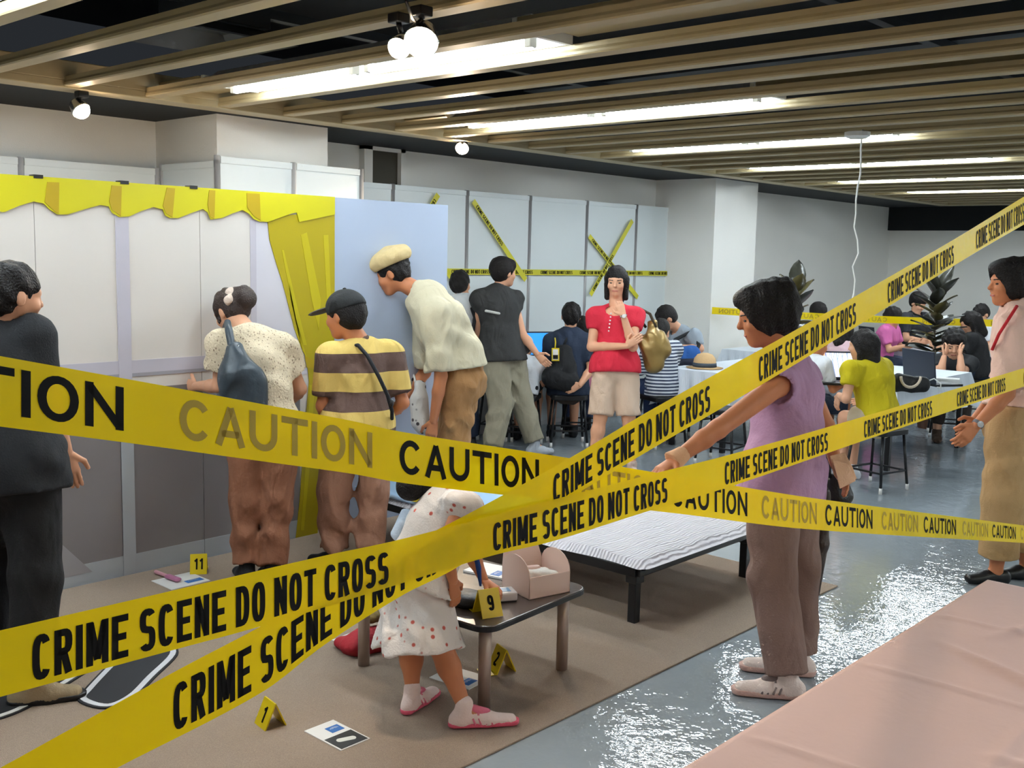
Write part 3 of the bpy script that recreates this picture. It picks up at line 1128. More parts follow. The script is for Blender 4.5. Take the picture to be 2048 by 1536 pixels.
flat_tape('wall_tape', 'short end of yellow tape just above the pale blue backdrop board', 'tape', pt(876, 389) + V(.004, 0, 0), pt(810, 500) + V(.004, 0, 0), .055, (1, 0, 0), 'CRIME SCENE DO NOT CROSS', .62, .5, BOLD, 'print_black', group=gname, film='tape_dull')
flat_tape('wall_tape', 'short diagonal tape at the left end of the horizontal panel tape', 'tape', pt(896, 546) + V(.004, 0, 0), pt(940, 608) + V(.004, 0, 0), .055, (1, 0, 0), 'CRIME SCENE DO NOT CROSS', .62, .4, BOLD, 'print_black', group=gname, film='tape_dull')
q0 = on(1424, 621, 0, XP + .04)
q1 = at(2060, 648, 11.6)
flat_tape('barrier_tape', 'yellow tape with mirrored lettering strung behind the plants at the back tables', 'barrier tape', q0, q1, .078, -CF, 'CAUTION', .75, .36, WIDE, 'print_olive', mirror=True, sag=.02)
# ------------------------------------------------------------------ furniture of the booth
# low coffee table
M['tabletop'] = mat('dark brown laminate', (84, 74, 70), .22, var=.1, vscale=6)
ct = thing('coffee_table', 'low dark coffee table with grey metal legs in the booth', 'table', (-2.96, 2.99, 0))
ca = math.radians(4.5)
cu_, cv_ = V(math.cos(ca), math.sin(ca), 0), V(-math.sin(ca), math.cos(ca), 0)
cc = V(-2.965, 2.985, 0)


def rrect(c, u, v, hu, hv, r, n=6):
    out = []
    for sx, sy, a0 in ((1, 1, 0), (-1, 1, 90), (-1, -1, 180), (1, -1, 270)):
        for i in range(n + 1):
            a = math.radians(a0 + 90 * i / n)
            out.append(c + u * (sx * (hu - r) + r * math.cos(a)) + v * (sy * (hv - r) + r * math.sin(a)))
    return out


MB().prism(rrect(cc + V(0, 0, .335), cu_, cv_, .40, .335, .07), (0, 0, .026)).build('top', M['tabletop'], ct, bevel=.004)
MB().prism(rrect(cc + V(0, 0, .338), cu_, cv_, .403, .338, .072), (0, 0, .018)).build('edge_band', M['black'], ct)
for sx in (-1, 1):
    for sy in (-1, 1):
        p = cc + cu_ * sx * .325 + cv_ * sy * .255
        MB().tube([p + V(0, 0, .008), p + V(0, 0, .336)], .0245, 16).build('leg', M['steel'], ct, smooth=True)

# single bed: black steel frame with a thin quilted white pad
bed = thing('bed', 'single bed with black steel frame and thin white quilted pad', 'bed', (-3.75, 4.45, 0))
bx0, bx1, by0, by1 = -4.78, -2.76, 3.92, 5.0
for (a, b) in (((bx0, by0, .262), (bx1, by0, .262)), ((bx0, by1, .262), (bx1, by1, .262)), ((bx0, by0, .262), (bx0, by1, .262)), ((bx1, by0, .262), (bx1, by1, .262))):
    MB().bar(a, b, .035, .05).build('frame_rail', M['black_metal'], bed, bevel=.006)
for x in (-4.3, -3.75, -3.2):
    MB().bar((x, by0, .262), (x, by1, .262), .05, .012).build('bed_slat', M['black_metal'], bed)
for x in (bx0 + .03, bx1 - .03):
    for y in (by0 + .03, by1 - .03):
        MB().box((x - .022, y - .022, 0), (x + .022, y + .022, .262)).build('leg', M['black_metal'], bed, bevel=.004)
        MB().box((x - .032, y - .032, .20), (x + .032, y + .032, .245)).build('leg_bracket', M['black_metal'], bed, bevel=.004)
qm = mat('white quilted cotton', (214, 212, 218), .85)
nt, N, L, B = nodes(qm)
tc = N.new('ShaderNodeTexCoord')
wv = N.new('ShaderNodeTexWave')
wv.inputs['Scale'].default_value = 16
wv.inputs['Distortion'].default_value = 3.5
wv.inputs['Detail'].default_value = 2
bp = N.new('ShaderNodeBump')
bp.inputs['Strength'].default_value = .6
bp.inputs['Distance'].default_value = .01
L.new(tc.outputs['Object'], wv.inputs['Vector'])
L.new(wv.outputs['Fac'], bp.inputs['Height'])
L.new(bp.outputs['Normal'], B.inputs['Normal'])
qx, qy = 61, 33
qb = MB()
for s in (0, 1):
    for i in range(qx):
        for j in range(qy):
            u, v = i / (qx - 1), j / (qy - 1)
            e = min(u, 1 - u) * 2.0 * 2.1
            e2 = min(v, 1 - v) * 2.0 * 1.1
            ed = min(1.0, min(e, e2) / .06)
            puff = .006 * abs(math.sin(u * math.pi * 20)) * abs(math.sin(v * math.pi * 10)) + .005 * math.sin(u * 31 + v * 17)
            wob = .012 * math.sin(u * 23) if v < .02 or v > .98 else 0
            z = .287 + (math.sqrt(max(0, ed * (2 - ed))) * .030 + puff * ed if s else -.004)
            if not s and ed < 1:
                z = .287
            qb.v.append((bx0 - .03 + (bx1 - bx0 + .09) * u, by0 - .025 + wob + (by1 - by0 + .06) * v, z))
for i in range(qx - 1):
    for j in range(qy - 1):
        a = i * qy + j
        qb.f.append((a, a + 1, a + qy + 1, a + qy))
        o = qx * qy
        qb.f.append((o + a, o + a + qy, o + a + qy + 1, o + a + 1))
rim = [i * qy for i in range(qx)] + [(qx - 1) * qy + j for j in range(1, qy)] + [i * qy + qy - 1 for i in range(qx - 2, -1, -1)] + [j for j in range(qy - 2, 0, -1)]
for a, b in zip(rim, rim[1:] + rim[:1]):
    qb.f.append((a, b, qx * qy + b, qx * qy + a))
qb.build('quilted_pad', qm, bed, smooth=True)
# pale blue sheet on the head half of the bed
sm = mat('pale blue sheet', (166, 198, 228), .8, bump=.2, bscale=15)
sh = MB()
for s in (0, 1):
    for i in range(25):
        for j in range(25):
            u, v = i / 24, j / 24
            sh.v.append((-4.80 + .98 * u, 3.90 + 1.12 * v, .320 + .014 * s + .006 * math.sin(u * 9 + v * 5) + .004 * math.sin(v * 21 - u * 6)))
for i in range(24):
    for j in range(24):
        a = i * 25 + j
        sh.f.append((a, a + 1, a + 26, a + 25))
        sh.f.append((625 + a, 625 + a + 25, 625 + a + 26, 625 + a + 1))
rim = [i * 25 for i in range(25)] + [600 + j for j in range(1, 25)] + [i * 25 + 24 for i in range(23, -1, -1)] + [j for j in range(23, 0, -1)]
for a, b in zip(rim, rim[1:] + rim[:1]):
    sh.f.append((a, b, 625 + b, 625 + a))
tag(sh.build('bed_sheet', sm, smooth=True, org=V(-4.3, 4.4, .32)), 'pale blue sheet lying on the far half of the bed', 'sheet')


# ------------------------------------------------------------------ evidence markers and cards
def marker(num, base, nrm, label, flap_front=True, s=1.0, z=0.0):
    base = np.asarray(base, float)
    t = thing('evidence_marker', label, 'evidence marker', base, 'yellow numbered evidence markers')
    n_ = unit(nrm)
    r_ = unit(np.cross(V(0, 0, 1), n_))          # along the ridge
    w, hh, d = .043 * s, .098 * s, .044 * s
    th = .0025
    for sg, nm in ((1, 'front_plate'), (-1, 'rear_plate')):
        a = base + n_ * d * sg
        b = base + V(0, 0, hh)
        fn = unit(np.cross(r_, b - a)) * sg
        poly = [a - r_ * w, a + r_ * w, b + r_ * w, b - r_ * w]
        MB().prism([p - fn * th for p in poly], fn * th * 2).build(nm, M['yellow'], t)
    sg = 1 if flap_front else -1
    a = base + n_ * d * sg + V(0, 0, .0015)
    f = n_ * sg
    fl = [a - r_ * w, a - r_ * w + f * .05 * s, a - r_ * w * .35 + f * .055 * s, a - r_ * w * .1 + f * .02 * s, a + r_ * w * .25 + f * .055 * s, a + r_ * w + f * .05 * s, a + r_ * w]
    MB().prism(fl, (0, 0, .0025)).build('notched_foot', M['yellow'], t)
    gv, gf = glyphs(num, (.46, .19, .12, .2))
    a = base + n_ * d
    b = base + V(0, 0, hh)
    fn = unit(np.cross(r_, b - a))
    if fn @ n_ < 0:
        fn = -fn
    up = unit(b - a)
    wd = (.026 if len(num) == 1 else .048) * s
    c = a + up * .055 * s * 1.0
    tb = MB()
    tb.add([c + r_ * wd * (x - .5) * 1.0 + up * .058 * s * (y - .5) + fn * (th + .001) for x, y in gv], gf)
    tb.build('number', M['print_black'], t)
    return t


marker('1', gp(541, 1452), (-.15, -1, 0), 'yellow evidence marker number 1 on the carpet in front')
marker('2', gp(1003, 1343) + V(0, 0, .008), (-.35, -1, 0), 'yellow evidence marker number 2 on the carpet behind the table leg')
marker('9', gp(975, 1228, .363), (1, -.35, 0), 'yellow evidence marker number 9 on the coffee table corner', False)
marker('11', gp(398, 1147) + V(0, 0, .008), (1, -.7, 0), 'yellow evidence marker number 11 by the foot of the backdrop', False)
marker('7', gp(838, 1003, .335) + V(0, .02, .002), (.3, -1, 0), 'yellow evidence marker number 7 on the blue bed sheet', False)

M['print_dark'] = mat('dark photo print', (32, 32, 32), .4)
M['print_pale'] = mat('pale object in photo', (214, 214, 206), .5)


def card(label, c, hu, hv, ang=0.0, z=.008, photo=True, blue=(0, 0), th=.003, edge=None):
    t = thing('info_card', label, 'card', (c[0], c[1], z), 'printed information cards')
    u = V(math.cos(ang), math.sin(ang), 0)
    v = V(-math.sin(ang), math.cos(ang), 0)
    c = V(c[0], c[1], z)
    MB().obox(c + V(0, 0, th / 2), u, v, (0, 0, 1), hu, hv, th / 2).build('board', M['paper'], t)
    zz = V(0, 0, th + .0006)
    q = c + u * blue[0] * hu + v * blue[1] * hv + zz
    MB().obox(q, u, v, (0, 0, 1), hu * .22, hv * .42, .0005).build('blue_picture', M['blue_print'], t)
    arcs = MB()
    for k in range(3):
        for i in range(6):
            a0, a1 = math.radians(100 + 160 * i / 6), math.radians(100 + 160 * (i + 1) / 6)
            r0 = hv * (.1 + .08 * k)
            arcs.add([q + V(0, 0, .0008) + u * r0 * math.cos(a) * .7 + v * r0 * math.sin(a) for a in (a0, a1)] + [q + V(0, 0, .0008) + u * (r0 + .002) * math.cos(a) * .7 + v * (r0 + .002) * math.sin(a) for a in (a1, a0)], [(0, 1, 2, 3)])
    arcs.build('fingerprint_lines', M['paper'], t)
    if photo:
        q = c + u * .50 * hu + zz
        MB().obox(q, u, v, (0, 0, 1), hu * .46, hv * .90, .0005).build('photo', M['print_dark'], t)
        MB().prism(rrect(q + V(0, 0, .0006), unit(u * .35 + v), unit(v * -.35 + u), hv * .55, hu * .13, hu * .12), (0, 0, .0004)).build('shoe_print', M['print_pale'], t)
    return t


card('white card with a blue picture and a dark shoe photo on the front carpet', (-2.835, 2.225), .105, .065, 0.0, blue=(-.4, .35))
card('white card with a small blue picture under the pink comb near marker 11', (-4.79, 2.745), .10, .11, .0, photo=False, blue=(.45, .45))
card('grey looking card lying on the carpet under the coffee table', (-2.89, 2.895), .10, .075, .15, photo=False, blue=(.55, -.2))
card('white card with blue corner picture on the coffee table behind the box', (-3.01, 3.20), .10, .075, .2, z=.362, photo=False, blue=(.5, -.4), th=.008)
card('white card with blue picture beside the red cloth under the table', (-3.50, 2.86), .09, .07, .1, photo=False, blue=(.3, -.3))

# pink comb/brush lying across the card by marker 11
pb = at(1, 1, 1)
pk = mat('pink plastic', (206, 150, 160), .4)
br = thing('hair_brush', 'pink hair brush lying on the white card by marker 11', 'brush', gp(335, 1165) + V(0, 0, .012))
b0, b1 = gp(312, 1152) + V(0, 0, .022), gp(356, 1169) + V(0, 0, .026)
bm_ = b0 * .45 + b1 * .55
blob('handle', pk, br, [P_cone(b0, bm_, .011, .008, .01)], .004)
blob('head', mat('purple pink plastic', (176, 112, 146), .4), br, [P_flat(bm_, b1, (.020, .011), (.020, .011), (0, 1, 0), .01)], .004)

# floor mats in the shape of a person's outline: black with a white border
mt = thing('outline_mat', 'black mat with white border shaped like legs of a body outline', 'mat', (-3.9, 1.9, .008))


def outline(poly, name, m_, h, zz, parent, grow=0.0):
    pts_ = [np.asarray(p, float) for p in poly]
    n_ = len(pts_)
    sm_ = []
    for i in range(n_):
        p0, p1, p2, p3 = pts_[i - 1], pts_[i], pts_[(i + 1) % n_], pts_[(i + 2) % n_]
        for k in range(5):
            t_ = k / 5
            sm_.append(.5 * ((2 * p1) + (-p0 + p2) * t_ + (2 * p0 - 5 * p1 + 4 * p2 - p3) * t_ ** 2 + (-p0 + 3 * p1 - 3 * p2 + p3) * t_ ** 3))
    c_ = sum(sm_) / len(sm_)
    out = []
    for i, p in enumerate(sm_):
        d_ = unit(sm_[(i + 1) % len(sm_)] - sm_[i - 1])
        nn_ = V(d_[1], -d_[0], 0)
        out.append(V(p[0], p[1], 0) + nn_ * grow + V(0, 0, zz))
    return MB().prism(out, (0, 0, h)).build(name, m_, parent)


leg_poly = [gp(168, 1405), gp(215, 1418), gp(262, 1398), gp(300, 1360), gp(345, 1315), gp(330, 1300), gp(258, 1306), gp(222, 1340), gp(180, 1385)]
leg_poly = [np.array([p[0], p[1], 0]) for p in leg_poly]
area = sum(leg_poly[i - 1][0] * leg_poly[i][1] - leg_poly[i][0] * leg_poly[i - 1][1] for i in range(len(leg_poly)))
if area < 0:
    leg_poly = leg_poly[::-1]
mat_black = mat('black felt mat', (30, 30, 34), .8)
outline(leg_poly, 'black_base', mat_black, .006, .008, mt, .022)
outline(leg_poly, 'white_border', mat('white felt', (206, 206, 210), .8), .002, .014, mt, .012)
outline(leg_poly, 'black_center', mat_black, .002, .0155, mt, -.012)
leg2 = [gp(-60, 1450), gp(20, 1432), gp(90, 1395), gp(170, 1345), gp(215, 1318), gp(200, 1305), gp(130, 1325), gp(40, 1370), gp(-70, 1415)]
leg2 = [np.array([p[0], p[1], 0]) for p in leg2]
area = sum(leg2[i - 1][0] * leg2[i][1] - leg2[i][0] * leg2[i - 1][1] for i in range(len(leg2)))
if area < 0:
    leg2 = leg2[::-1]
outline(leg2, 'black_base', mat_black, .006, .008, mt, .022)
outline(leg2, 'white_border', M['paper'], .002, .014, mt, .012)
outline(leg2, 'black_center', mat_black, .002, .0155, mt, -.010)

# ------------------------------------------------------------------ things on the coffee table
ZTb = .362
bxm = mat('cream pink cardboard', (236, 208, 194), .6)
gb = thing('cake_box', 'open cream cardboard carry box with arched ends on the coffee table', 'box', (-2.75, 3.12, ZTb))
o_ = V(-2.845, 3.085, ZTb)
ux, uy = unit(V(.2, -.05, 0)), unit(V(.05, .2, 0))
Wb, Db, Hb = .20, .20, .088


def arch(o, s=1.0):
    pts_ = [o, o + ux * Wb, o + ux * Wb + V(0, 0, Hb)]
    for i in range(11):
        a = math.pi * i / 10
        pts_.append(o + ux * (Wb / 2 + Wb / 2 * math.cos(a)) + V(0, 0, Hb + .072 * math.sin(a)))
    pts_.append(o + V(0, 0, Hb))
    return pts_


MB().prism(arch(o_), uy * .003).build('arched_end', bxm, gb)
MB().prism(arch(o_ + uy * (Db - .003)), uy * .003).build('arched_end', bxm, gb)
for k in (0, 1):
    s_ = o_ + ux * (Wb - .003) * k
    MB().prism([s_, s_ + ux * .003, s_ + ux * .003 + V(0, 0, Hb), s_ + V(0, 0, Hb)], uy * Db).build('side_panel', bxm, gb)
MB().prism([o_, o_ + ux * Wb, o_ + ux * Wb + uy * Db, o_ + uy * Db], (0, 0, .003)).build('bottom', bxm, gb)
fl0 = o_ + V(0, 0, Hb)
fl = [fl0, fl0 + uy * Db, fl0 + uy * Db * .9 + V(0, 0, .09) - ux * .02, fl0 + uy * Db * .6 + V(0, 0, .105) - ux * .025, fl0 + uy * Db * .4 + V(0, 0, .105) - ux * .025, fl0 + uy * Db * .1 + V(0, 0, .09) - ux * .02]
MB().prism(fl, ux * .003).build('handle_flap', bxm, gb)
blob('tissue', mat('white tissue', (236, 232, 224), .7, bump=.5, bscale=30), gb, [P_ell(o_ + ux * .13 + uy * .12 + V(0, 0, .07), np.eye(3), (.05, .055, .022), .02), P_ell(o_ + ux * .08 + uy * .08 + V(0, 0, .06), np.eye(3), (.05, .05, .025), .02)], .007, wrinkle=.006, wf=90)
blob('wrapped_cake', mat('pinkish wrapping', (222, 190, 180), .5), gb, [P_cone(o_ + ux * .06 + uy * .06 + V(0, 0, .075), o_ + ux * .11 + uy * .10 + V(0, 0, .09), .017, .015)], .006)

wb = thing('small_box', 'small white box with blue print next to the carry box', 'box', (-2.71, 2.97, ZTb))
wc = V(-2.735, 2.955, ZTb + .021)
wu, wv2 = unit(V(.5, .85, 0)), unit(V(-.85, .5, 0))
MB().obox(wc, wu, wv2, (0, 0, 1), .062, .042, .017).build('carton', mat('glossy white carton', (222, 214, 214), .3), wb, bevel=.006)
MB().obox(wc + V(0, 0, .0175), wu, wv2, (0, 0, 1), .04, .022, .0008).build('blue_label', mat('light blue print', (130, 170, 206), .4), wb)
MB().obox(wc - V(0, 0, .018), wu, wv2, (0, 0, 1), .058, .04, .003).build('tray', M['black'], wb)
tag(blob('pouch', mat('black soft pouch', (24, 24, 27), .5, bump=.3), None, [P_ell(V(-2.79, 2.84, ZTb + .026), np.eye(3), (.075, .05, .026), .03), P_ell(V(-2.765, 2.79, ZTb + .024), np.eye(3), (.055, .035, .024), .03)], .007, wrinkle=.004, org=V(-2.79, 2.84, ZTb)), 'crumpled black pouch behind marker 9 on the coffee table', 'pouch')

# red cloth under the table, an olive cap-like thing on it
rc = gp(755, 1297) + V(0, 0, .008)
tag(blob('red_cloth', mat('dark red cloth', (150, 22, 34), .8, bump=.3), None,
         [P_ell(rc + V(0, 0, .04), np.eye(3), (.07, .16, .055), .05), P_ell(rc + V(-.06, -.10, .02), np.eye(3), (.09, .06, .03), .05), P_ell(rc + V(.04, .10, .035), np.eye(3), (.08, .07, .045), .05)], .01, cuts=[((0, 0, .008), (0, 0, -1))], wrinkle=.014, wf=38, org=rc),
    'crumpled dark red cloth on the carpet under the coffee table', 'cloth')
tag(blob('olive_cloth', mat('olive cloth', (120, 98, 50), .8, bump=.3), None,
         [P_ell(rc + V(-.05, .02, .125), np.eye(3), (.05, .075, .03), .03)], .009, wrinkle=.008, wf=50, org=rc + V(0, 0, .1)),
    'olive cloth lying on top of the crumpled red cloth', 'cloth')

# ------------------------------------------------------------------ pink cloth covered table, lower right
pm = mat('pale pink tablecloth', (214, 180, 170), .75, var=.03, vscale=3, bump=.12, bscale=25)
pt_ = thing('pink_table', 'long table under a pale pink cloth in the lower right corner', 'table', (-.2, 1.4, 0))
px0, px1, py0, py1, pz = -1.085, .85, -1.2, 3.52, .70


def pinkz(x, y):
    z = 0
    for yc in (.6, 1.35, 1.95, 2.5, 3.0):
        z += .006 * math.exp(-((y - yc - .05 * math.sin(x * 2 + yc)) / .011) ** 2)
    for xc in (-.62, -.15, .4):
        z += .006 * math.exp(-((x - xc - .02 * math.sin(y * 2)) / .012) ** 2)
    for (ax_, ay_, l_, an) in ((-.45, 3.1, .4, .5), (-.7, 2.7, .35, -.4), (-.3, 2.3, .4, .2), (-.55, 1.9, .3, .8), (-.8, 3.2, .3, 1.2)):
        dx_, dy_ = x - ax_, y - ay_
        a_, b_ = dx_ * math.cos(an) + dy_ * math.sin(an), -dx_ * math.sin(an) + dy_ * math.cos(an)
        if abs(a_) < l_:
            z += .016 * math.exp(-(b_ / .02) ** 2) * math.cos(a_ / l_ * math.pi / 2)
    z += .003 * math.sin(x * 5 + 1.3 * math.sin(y * 3))
    return z


pc = MB()
nx_, ny_ = 150, 340
for i in range(nx_ + 1):
    for j in range(ny_ + 1):
        x, y = px0 + (px1 - px0) * i / nx_, py0 + (py1 - py0) * j / ny_
        ed = min(1, min(i, nx_ - i, j, ny_ - j) / 4)
        pc.v.append((x, y, pz + pinkz(x, y) * ed))
for i in range(nx_):
    for j in range(ny_):
        a = i * (ny_ + 1) + j
        pc.f.append((a, a + ny_ + 1, a + ny_ + 2, a + 1))
rim = [i * (ny_ + 1) for i in range(nx_ + 1)] + [nx_ * (ny_ + 1) + j for j in range(1, ny_ + 1)] + [i * (ny_ + 1) + ny_ for i in range(nx_ - 1, -1, -1)] + [j for j in range(ny_ - 1, 0, -1)]
nr = len(rim)
cen = V((px0 + px1) / 2, (py0 + py1) / 2, 0)
base_i = len(pc.v)
for lv, zz in enumerate((.45, .18, .02)):
    for k, r in enumerate(rim):
        p = V(*pc.v[r])
        out_ = V(1 if p[0] > px1 - .01 else (-1 if p[0] < px0 + .01 else 0), 1 if p[1] > py1 - .01 else (-1 if p[1] < py0 + .01 else 0), 0)
        w_ = (.012 + .02 * lv) * (1 + math.sin(k * .26)) * .6
        q = p + out_ * w_
        pc.v.append((q[0], q[1], zz))
for lv in range(3):
    for k in range(nr):
        k2 = (k + 1) % nr
        a, b = (rim[k], rim[k2]) if lv == 0 else (base_i + (lv - 1) * nr + k, base_i + (lv - 1) * nr + k2)
        c_, d_ = base_i + lv * nr + k2, base_i + lv * nr + k
        pc.f.append((a, b, c_, d_))
pc.build('tablecloth', pm, pt_, smooth=True)
MB().box((px0 + .01, py0 + .01, .665), (px1 - .01, py1 - .01, .692)).build('table_board', M['white'], pt_)
for x in (px0 + .12, px1 - .12):
    for y in (py0 + .12, py1 - .12):
        MB().tube([(x, y, 0), (x, y, .67)], .016, 10).build('leg', M['black_metal'], pt_, smooth=True)


# ------------------------------------------------------------------ white cloth tables at the back
def cloth_table(label, x0, x1, y0, y1, zt=.72, drop=.30, legc='black_metal'):
    t = thing('cloth_table', label, 'table', ((x0 + x1) / 2, (y0 + y1) / 2, 0), 'tables under white cloths')
    b = MB()
    n_ = 40
    loop = []
    per = [(x0, y0), (x1, y0), (x1, y1), (x0, y1)]
    for k in range(4):
        for i in range(n_):
            s_ = i / n_
            loop.append((per[k][0] + (per[(k + 1) % 4][0] - per[k][0]) * s_, per[k][1] + (per[(k + 1) % 4][1] - per[k][1]) * s_, i, k))
    b.v += [(p[0], p[1], zt) for p in loop]
    c = ((x0 + x1) / 2, (y0 + y1) / 2)
    for lv in (1, 2):
        for i, p in enumerate(loop):
            o = V(p[0] - c[0], p[1] - c[1])
            nrm_ = [(0, -1), (1, 0), (0, 1), (-1, 0)][p[3]]
            prv = [(0, -1), (1, 0), (0, 1), (-1, 0)][(p[3] - 1) % 4]
            w_ = (.02 + .015 * math.sin(i * .7)) * lv
            ox, oy = nrm_[0] * w_, nrm_[1] * w_
            if p[2] == 0:
                ox, oy = (nrm_[0] + prv[0]) * .05 * lv, (nrm_[1] + prv[1]) * .05 * lv
            b.v.append((p[0] + ox, p[1] + oy, zt - drop * lv / 2 - (.05 * (lv / 2) if p[2] == 0 else 0)))
    m_ = len(loop)
    b.f.append(tuple(range(m_)))
    for lv in range(2):
        for i in range(m_):
            j = (i + 1) % m_
            b.f.append((lv * m_ + i, (lv + 1) * m_ + i, (lv + 1) * m_ + j, lv * m_ + j))
    b.build('tablecloth', M['white_cloth'], t)
    MB().box((x0 + .015, y0 + .015, zt - .035), (x1 - .015, y1 - .015, zt - .006)).build('table_board', M['white'], t)
    for x in (x0 + .06, x1 - .06):
        for y in (y0 + .06, y1 - .06):
            MB().box((x - .02, y - .02, 0), (x + .02, y + .02, zt - .03)).build('leg', M[legc], t)
    return t


cloth_table('white cloth table carrying the straw hat', -5.44, -4.78, 8.06, 9.7)
cloth_table('white cloth table with laptops and the black handbag', -4.26, -3.42, 8.42, 10.15)
cloth_table('small white cloth table against the square pilaster', -6.20, -5.75, 10.3, 11.2)
cloth_table('white cloth table farthest back behind the potted plants', -5.7, -4.35, 12.5, 12.95)
cloth_table('white counter along the panels with the blue laptop', -6.88, -6.46, 7.3, 9.6, drop=.22)


def stool(label, c, rot=0.0):
    c = np.asarray(c, float)
    t = thing('stool', label, 'stool', (c[0], c[1], 0), 'black work stools')
    u, v = V(math.cos(rot), math.sin(rot), 0), V(-math.sin(rot), math.cos(rot), 0)
    MB().prism(rrect(V(c[0], c[1], .43), u, v, .165, .165, .04, 4), (0, 0, .045)).build('seat', M['black'], t, bevel=.008)
    for sx in (-1, 1):
        for sy in (-1, 1):
            a = V(c[0], c[1], .43) + (u * sx + v * sy) * .13
            b = V(c[0], c[1], .0) + (u * sx + v * sy) * .165
            lg = MB().tube([b + V(0, 0, .03), a], .0115, 8).build('leg', M['black_metal'], t, smooth=True)
            sub(lg, (c[0], c[1], 0))
            MB().tube([b, b + V(0, 0, .045)], .0135, 8).build('foot_tip', M['paper'], lg, smooth=True)
    for k in range(4):
        s0 = [(1, 1), (-1, 1), (-1, -1), (1, -1)]
        a, b = s0[k], s0[(k + 1) % 4]
        MB().bar(V(c[0], c[1], .15) + (u * a[0] + v * a[1]) * .152, V(c[0], c[1], .15) + (u * b[0] + v * b[1]) * .152, .014).build('stretcher', M['black_metal'], t)
    return t


# straw hat with a patterned band
hc = gp(1409, 736, .722)
ht = thing('straw_hat', 'straw hat with a checked band on the white table', 'hat', hc)
hs = mat('straw', (214, 176, 128), .8, bump=.6, bscale=180)
MB().lathe(hc, [(.005, .001), (.165, .001), (.172, .006), (.11, .012), (.105, .05), (.098, .09), (.07, .125), (.035, .138), (.005, .14)], 28).build('crown_and_brim', hs, ht, smooth=True)
bmn = mat('checked band', (52, 62, 72), .7, var=.6, vscale=120)
MB().lathe(hc, [(.106, .012), (.112, .014), (.108, .05), (.102, .052)], 28).build('band', bmn, ht, smooth=True)


# ------------------------------------------------------------------ laptops
def laptop(label, hinge, yaw, w=.34, d=.24, tilt=100, screen=None, zt=.722, lidm='screen_back'):
    """hinge: centre of the hinge line on the table; yaw: direction from hinge to the user"""
    h = V(hinge[0], hinge[1], zt)
    t = thing('laptop', label, 'laptop', h)
    f = V(math.cos(yaw), math.sin(yaw), 0)
    r = V(-f[1], f[0], 0)
    MB().obox(h + f * d / 2 + V(0, 0, .011), f, r, (0, 0, 1), d / 2, w / 2, .010).build('base', M['black'], t, bevel=.004)
    MB().obox(h + f * d * .42 + V(0, 0, .0218), f, r, (0, 0, 1), d * .2, w * .45, .001).build('keyboard', M['screen_back'], t)
    ta = math.radians(tilt)
    up = f * math.cos(ta) + V(0, 0, math.sin(ta))
    nr_ = unit(np.cross(r, up))
    if nr_ @ f < 0:
        nr_ = -nr_
    lid = MB().obox(h + V(0, 0, .02) + up * d / 2, up, r, nr_, d / 2, w / 2, .006).build('lid', M[lidm], t, bevel=.003)
    sub(lid, h)
    if screen is not None:
        MB().obox(h + V(0, 0, .02) + up * d * .52 + nr_ * .0065, up, r, nr_, d * .42, w * .45, .0008).build('screen', screen, lid)
    return t


scr_b = mat('blue screen', (30, 120, 210), .3, emit=(40, 130, 225), estr=1.1)
scr_w = mat('web page screen', (200, 215, 235), .3, emit=(190, 210, 240), estr=1.0)
nt, N, L, B = nodes(scr_w)
tc = N.new('ShaderNodeTexCoord')
br_ = N.new('ShaderNodeTexBrick')
br_.inputs['Scale'].default_value = 9
br_.inputs['Color1'].default_value = lin((235, 240, 250))
br_.inputs['Color2'].default_value = lin((250, 190, 60))
br_.inputs['Mortar'].default_value = lin((30, 90, 190))
L.new(tc.outputs['Object'], br_.inputs['Vector'])
L.new(br_.outputs['Color'], B.inputs['Emission Color'])
lp1 = V(-6.62, 7.66)
laptop('open laptop with a bright blue screen on the panel counter', lp1, math.radians(-28), .36, .25, 102, scr_b)
lb = at(1841, 741, 8.75)
laptop('open laptop seen from behind on the right cloth table', lb[:2], math.radians(60), .40, .27, 98, None)
lw_ = at(1672, 722, 8.75)
laptop('open laptop with a web page, left of the yellow shirt girl', lw_[:2], math.radians(-50), .34, .24, 100, scr_w)
lc_ = at(1735, 690, 12.95)
laptop('small laptop on the farthest table behind the yellow shirt girl', lc_[:2], math.radians(60), .3, .2, 100, None)
ad = at(1893, 741, 8.9)
tag(MB().obox(V(ad[0], ad[1], .722 + .022), unit(V(1, .3, 0)), unit(V(-.3, 1, 0)), (0, 0, 1), .11, .06, .02).build('white_case', M['white'], bevel=.006, org=V(ad[0], ad[1], .722)), 'flat white case beside the rear-facing laptop', 'case')
pw = at(1818, 730, 8.45)
tag(blob('power_adapter', mat('white plastic adapter', (214, 212, 210), .4), None, [P_cone(V(pw[0], pw[1], .79), V(pw[0] + .11, pw[1] + .05, .775), .022, .02)], .007, org=pw), 'white power adapter lying on the black handbag', 'adapter')
cb0 = V(pw[0] + .11, pw[1] + .05, .775)
tag(MB().tube([cb0, cb0 + V(.05, .08, .03), cb0 + V(.09, .12, -.01), V(cb0[0] + .10, cb0[1] + .10, .735), V(cb0[0] + .05, cb0[1] + .16, .728)], .005, 6).build('white_cable', M['white'], smooth=True), 'white cable looping from the power adapter', 'cable')
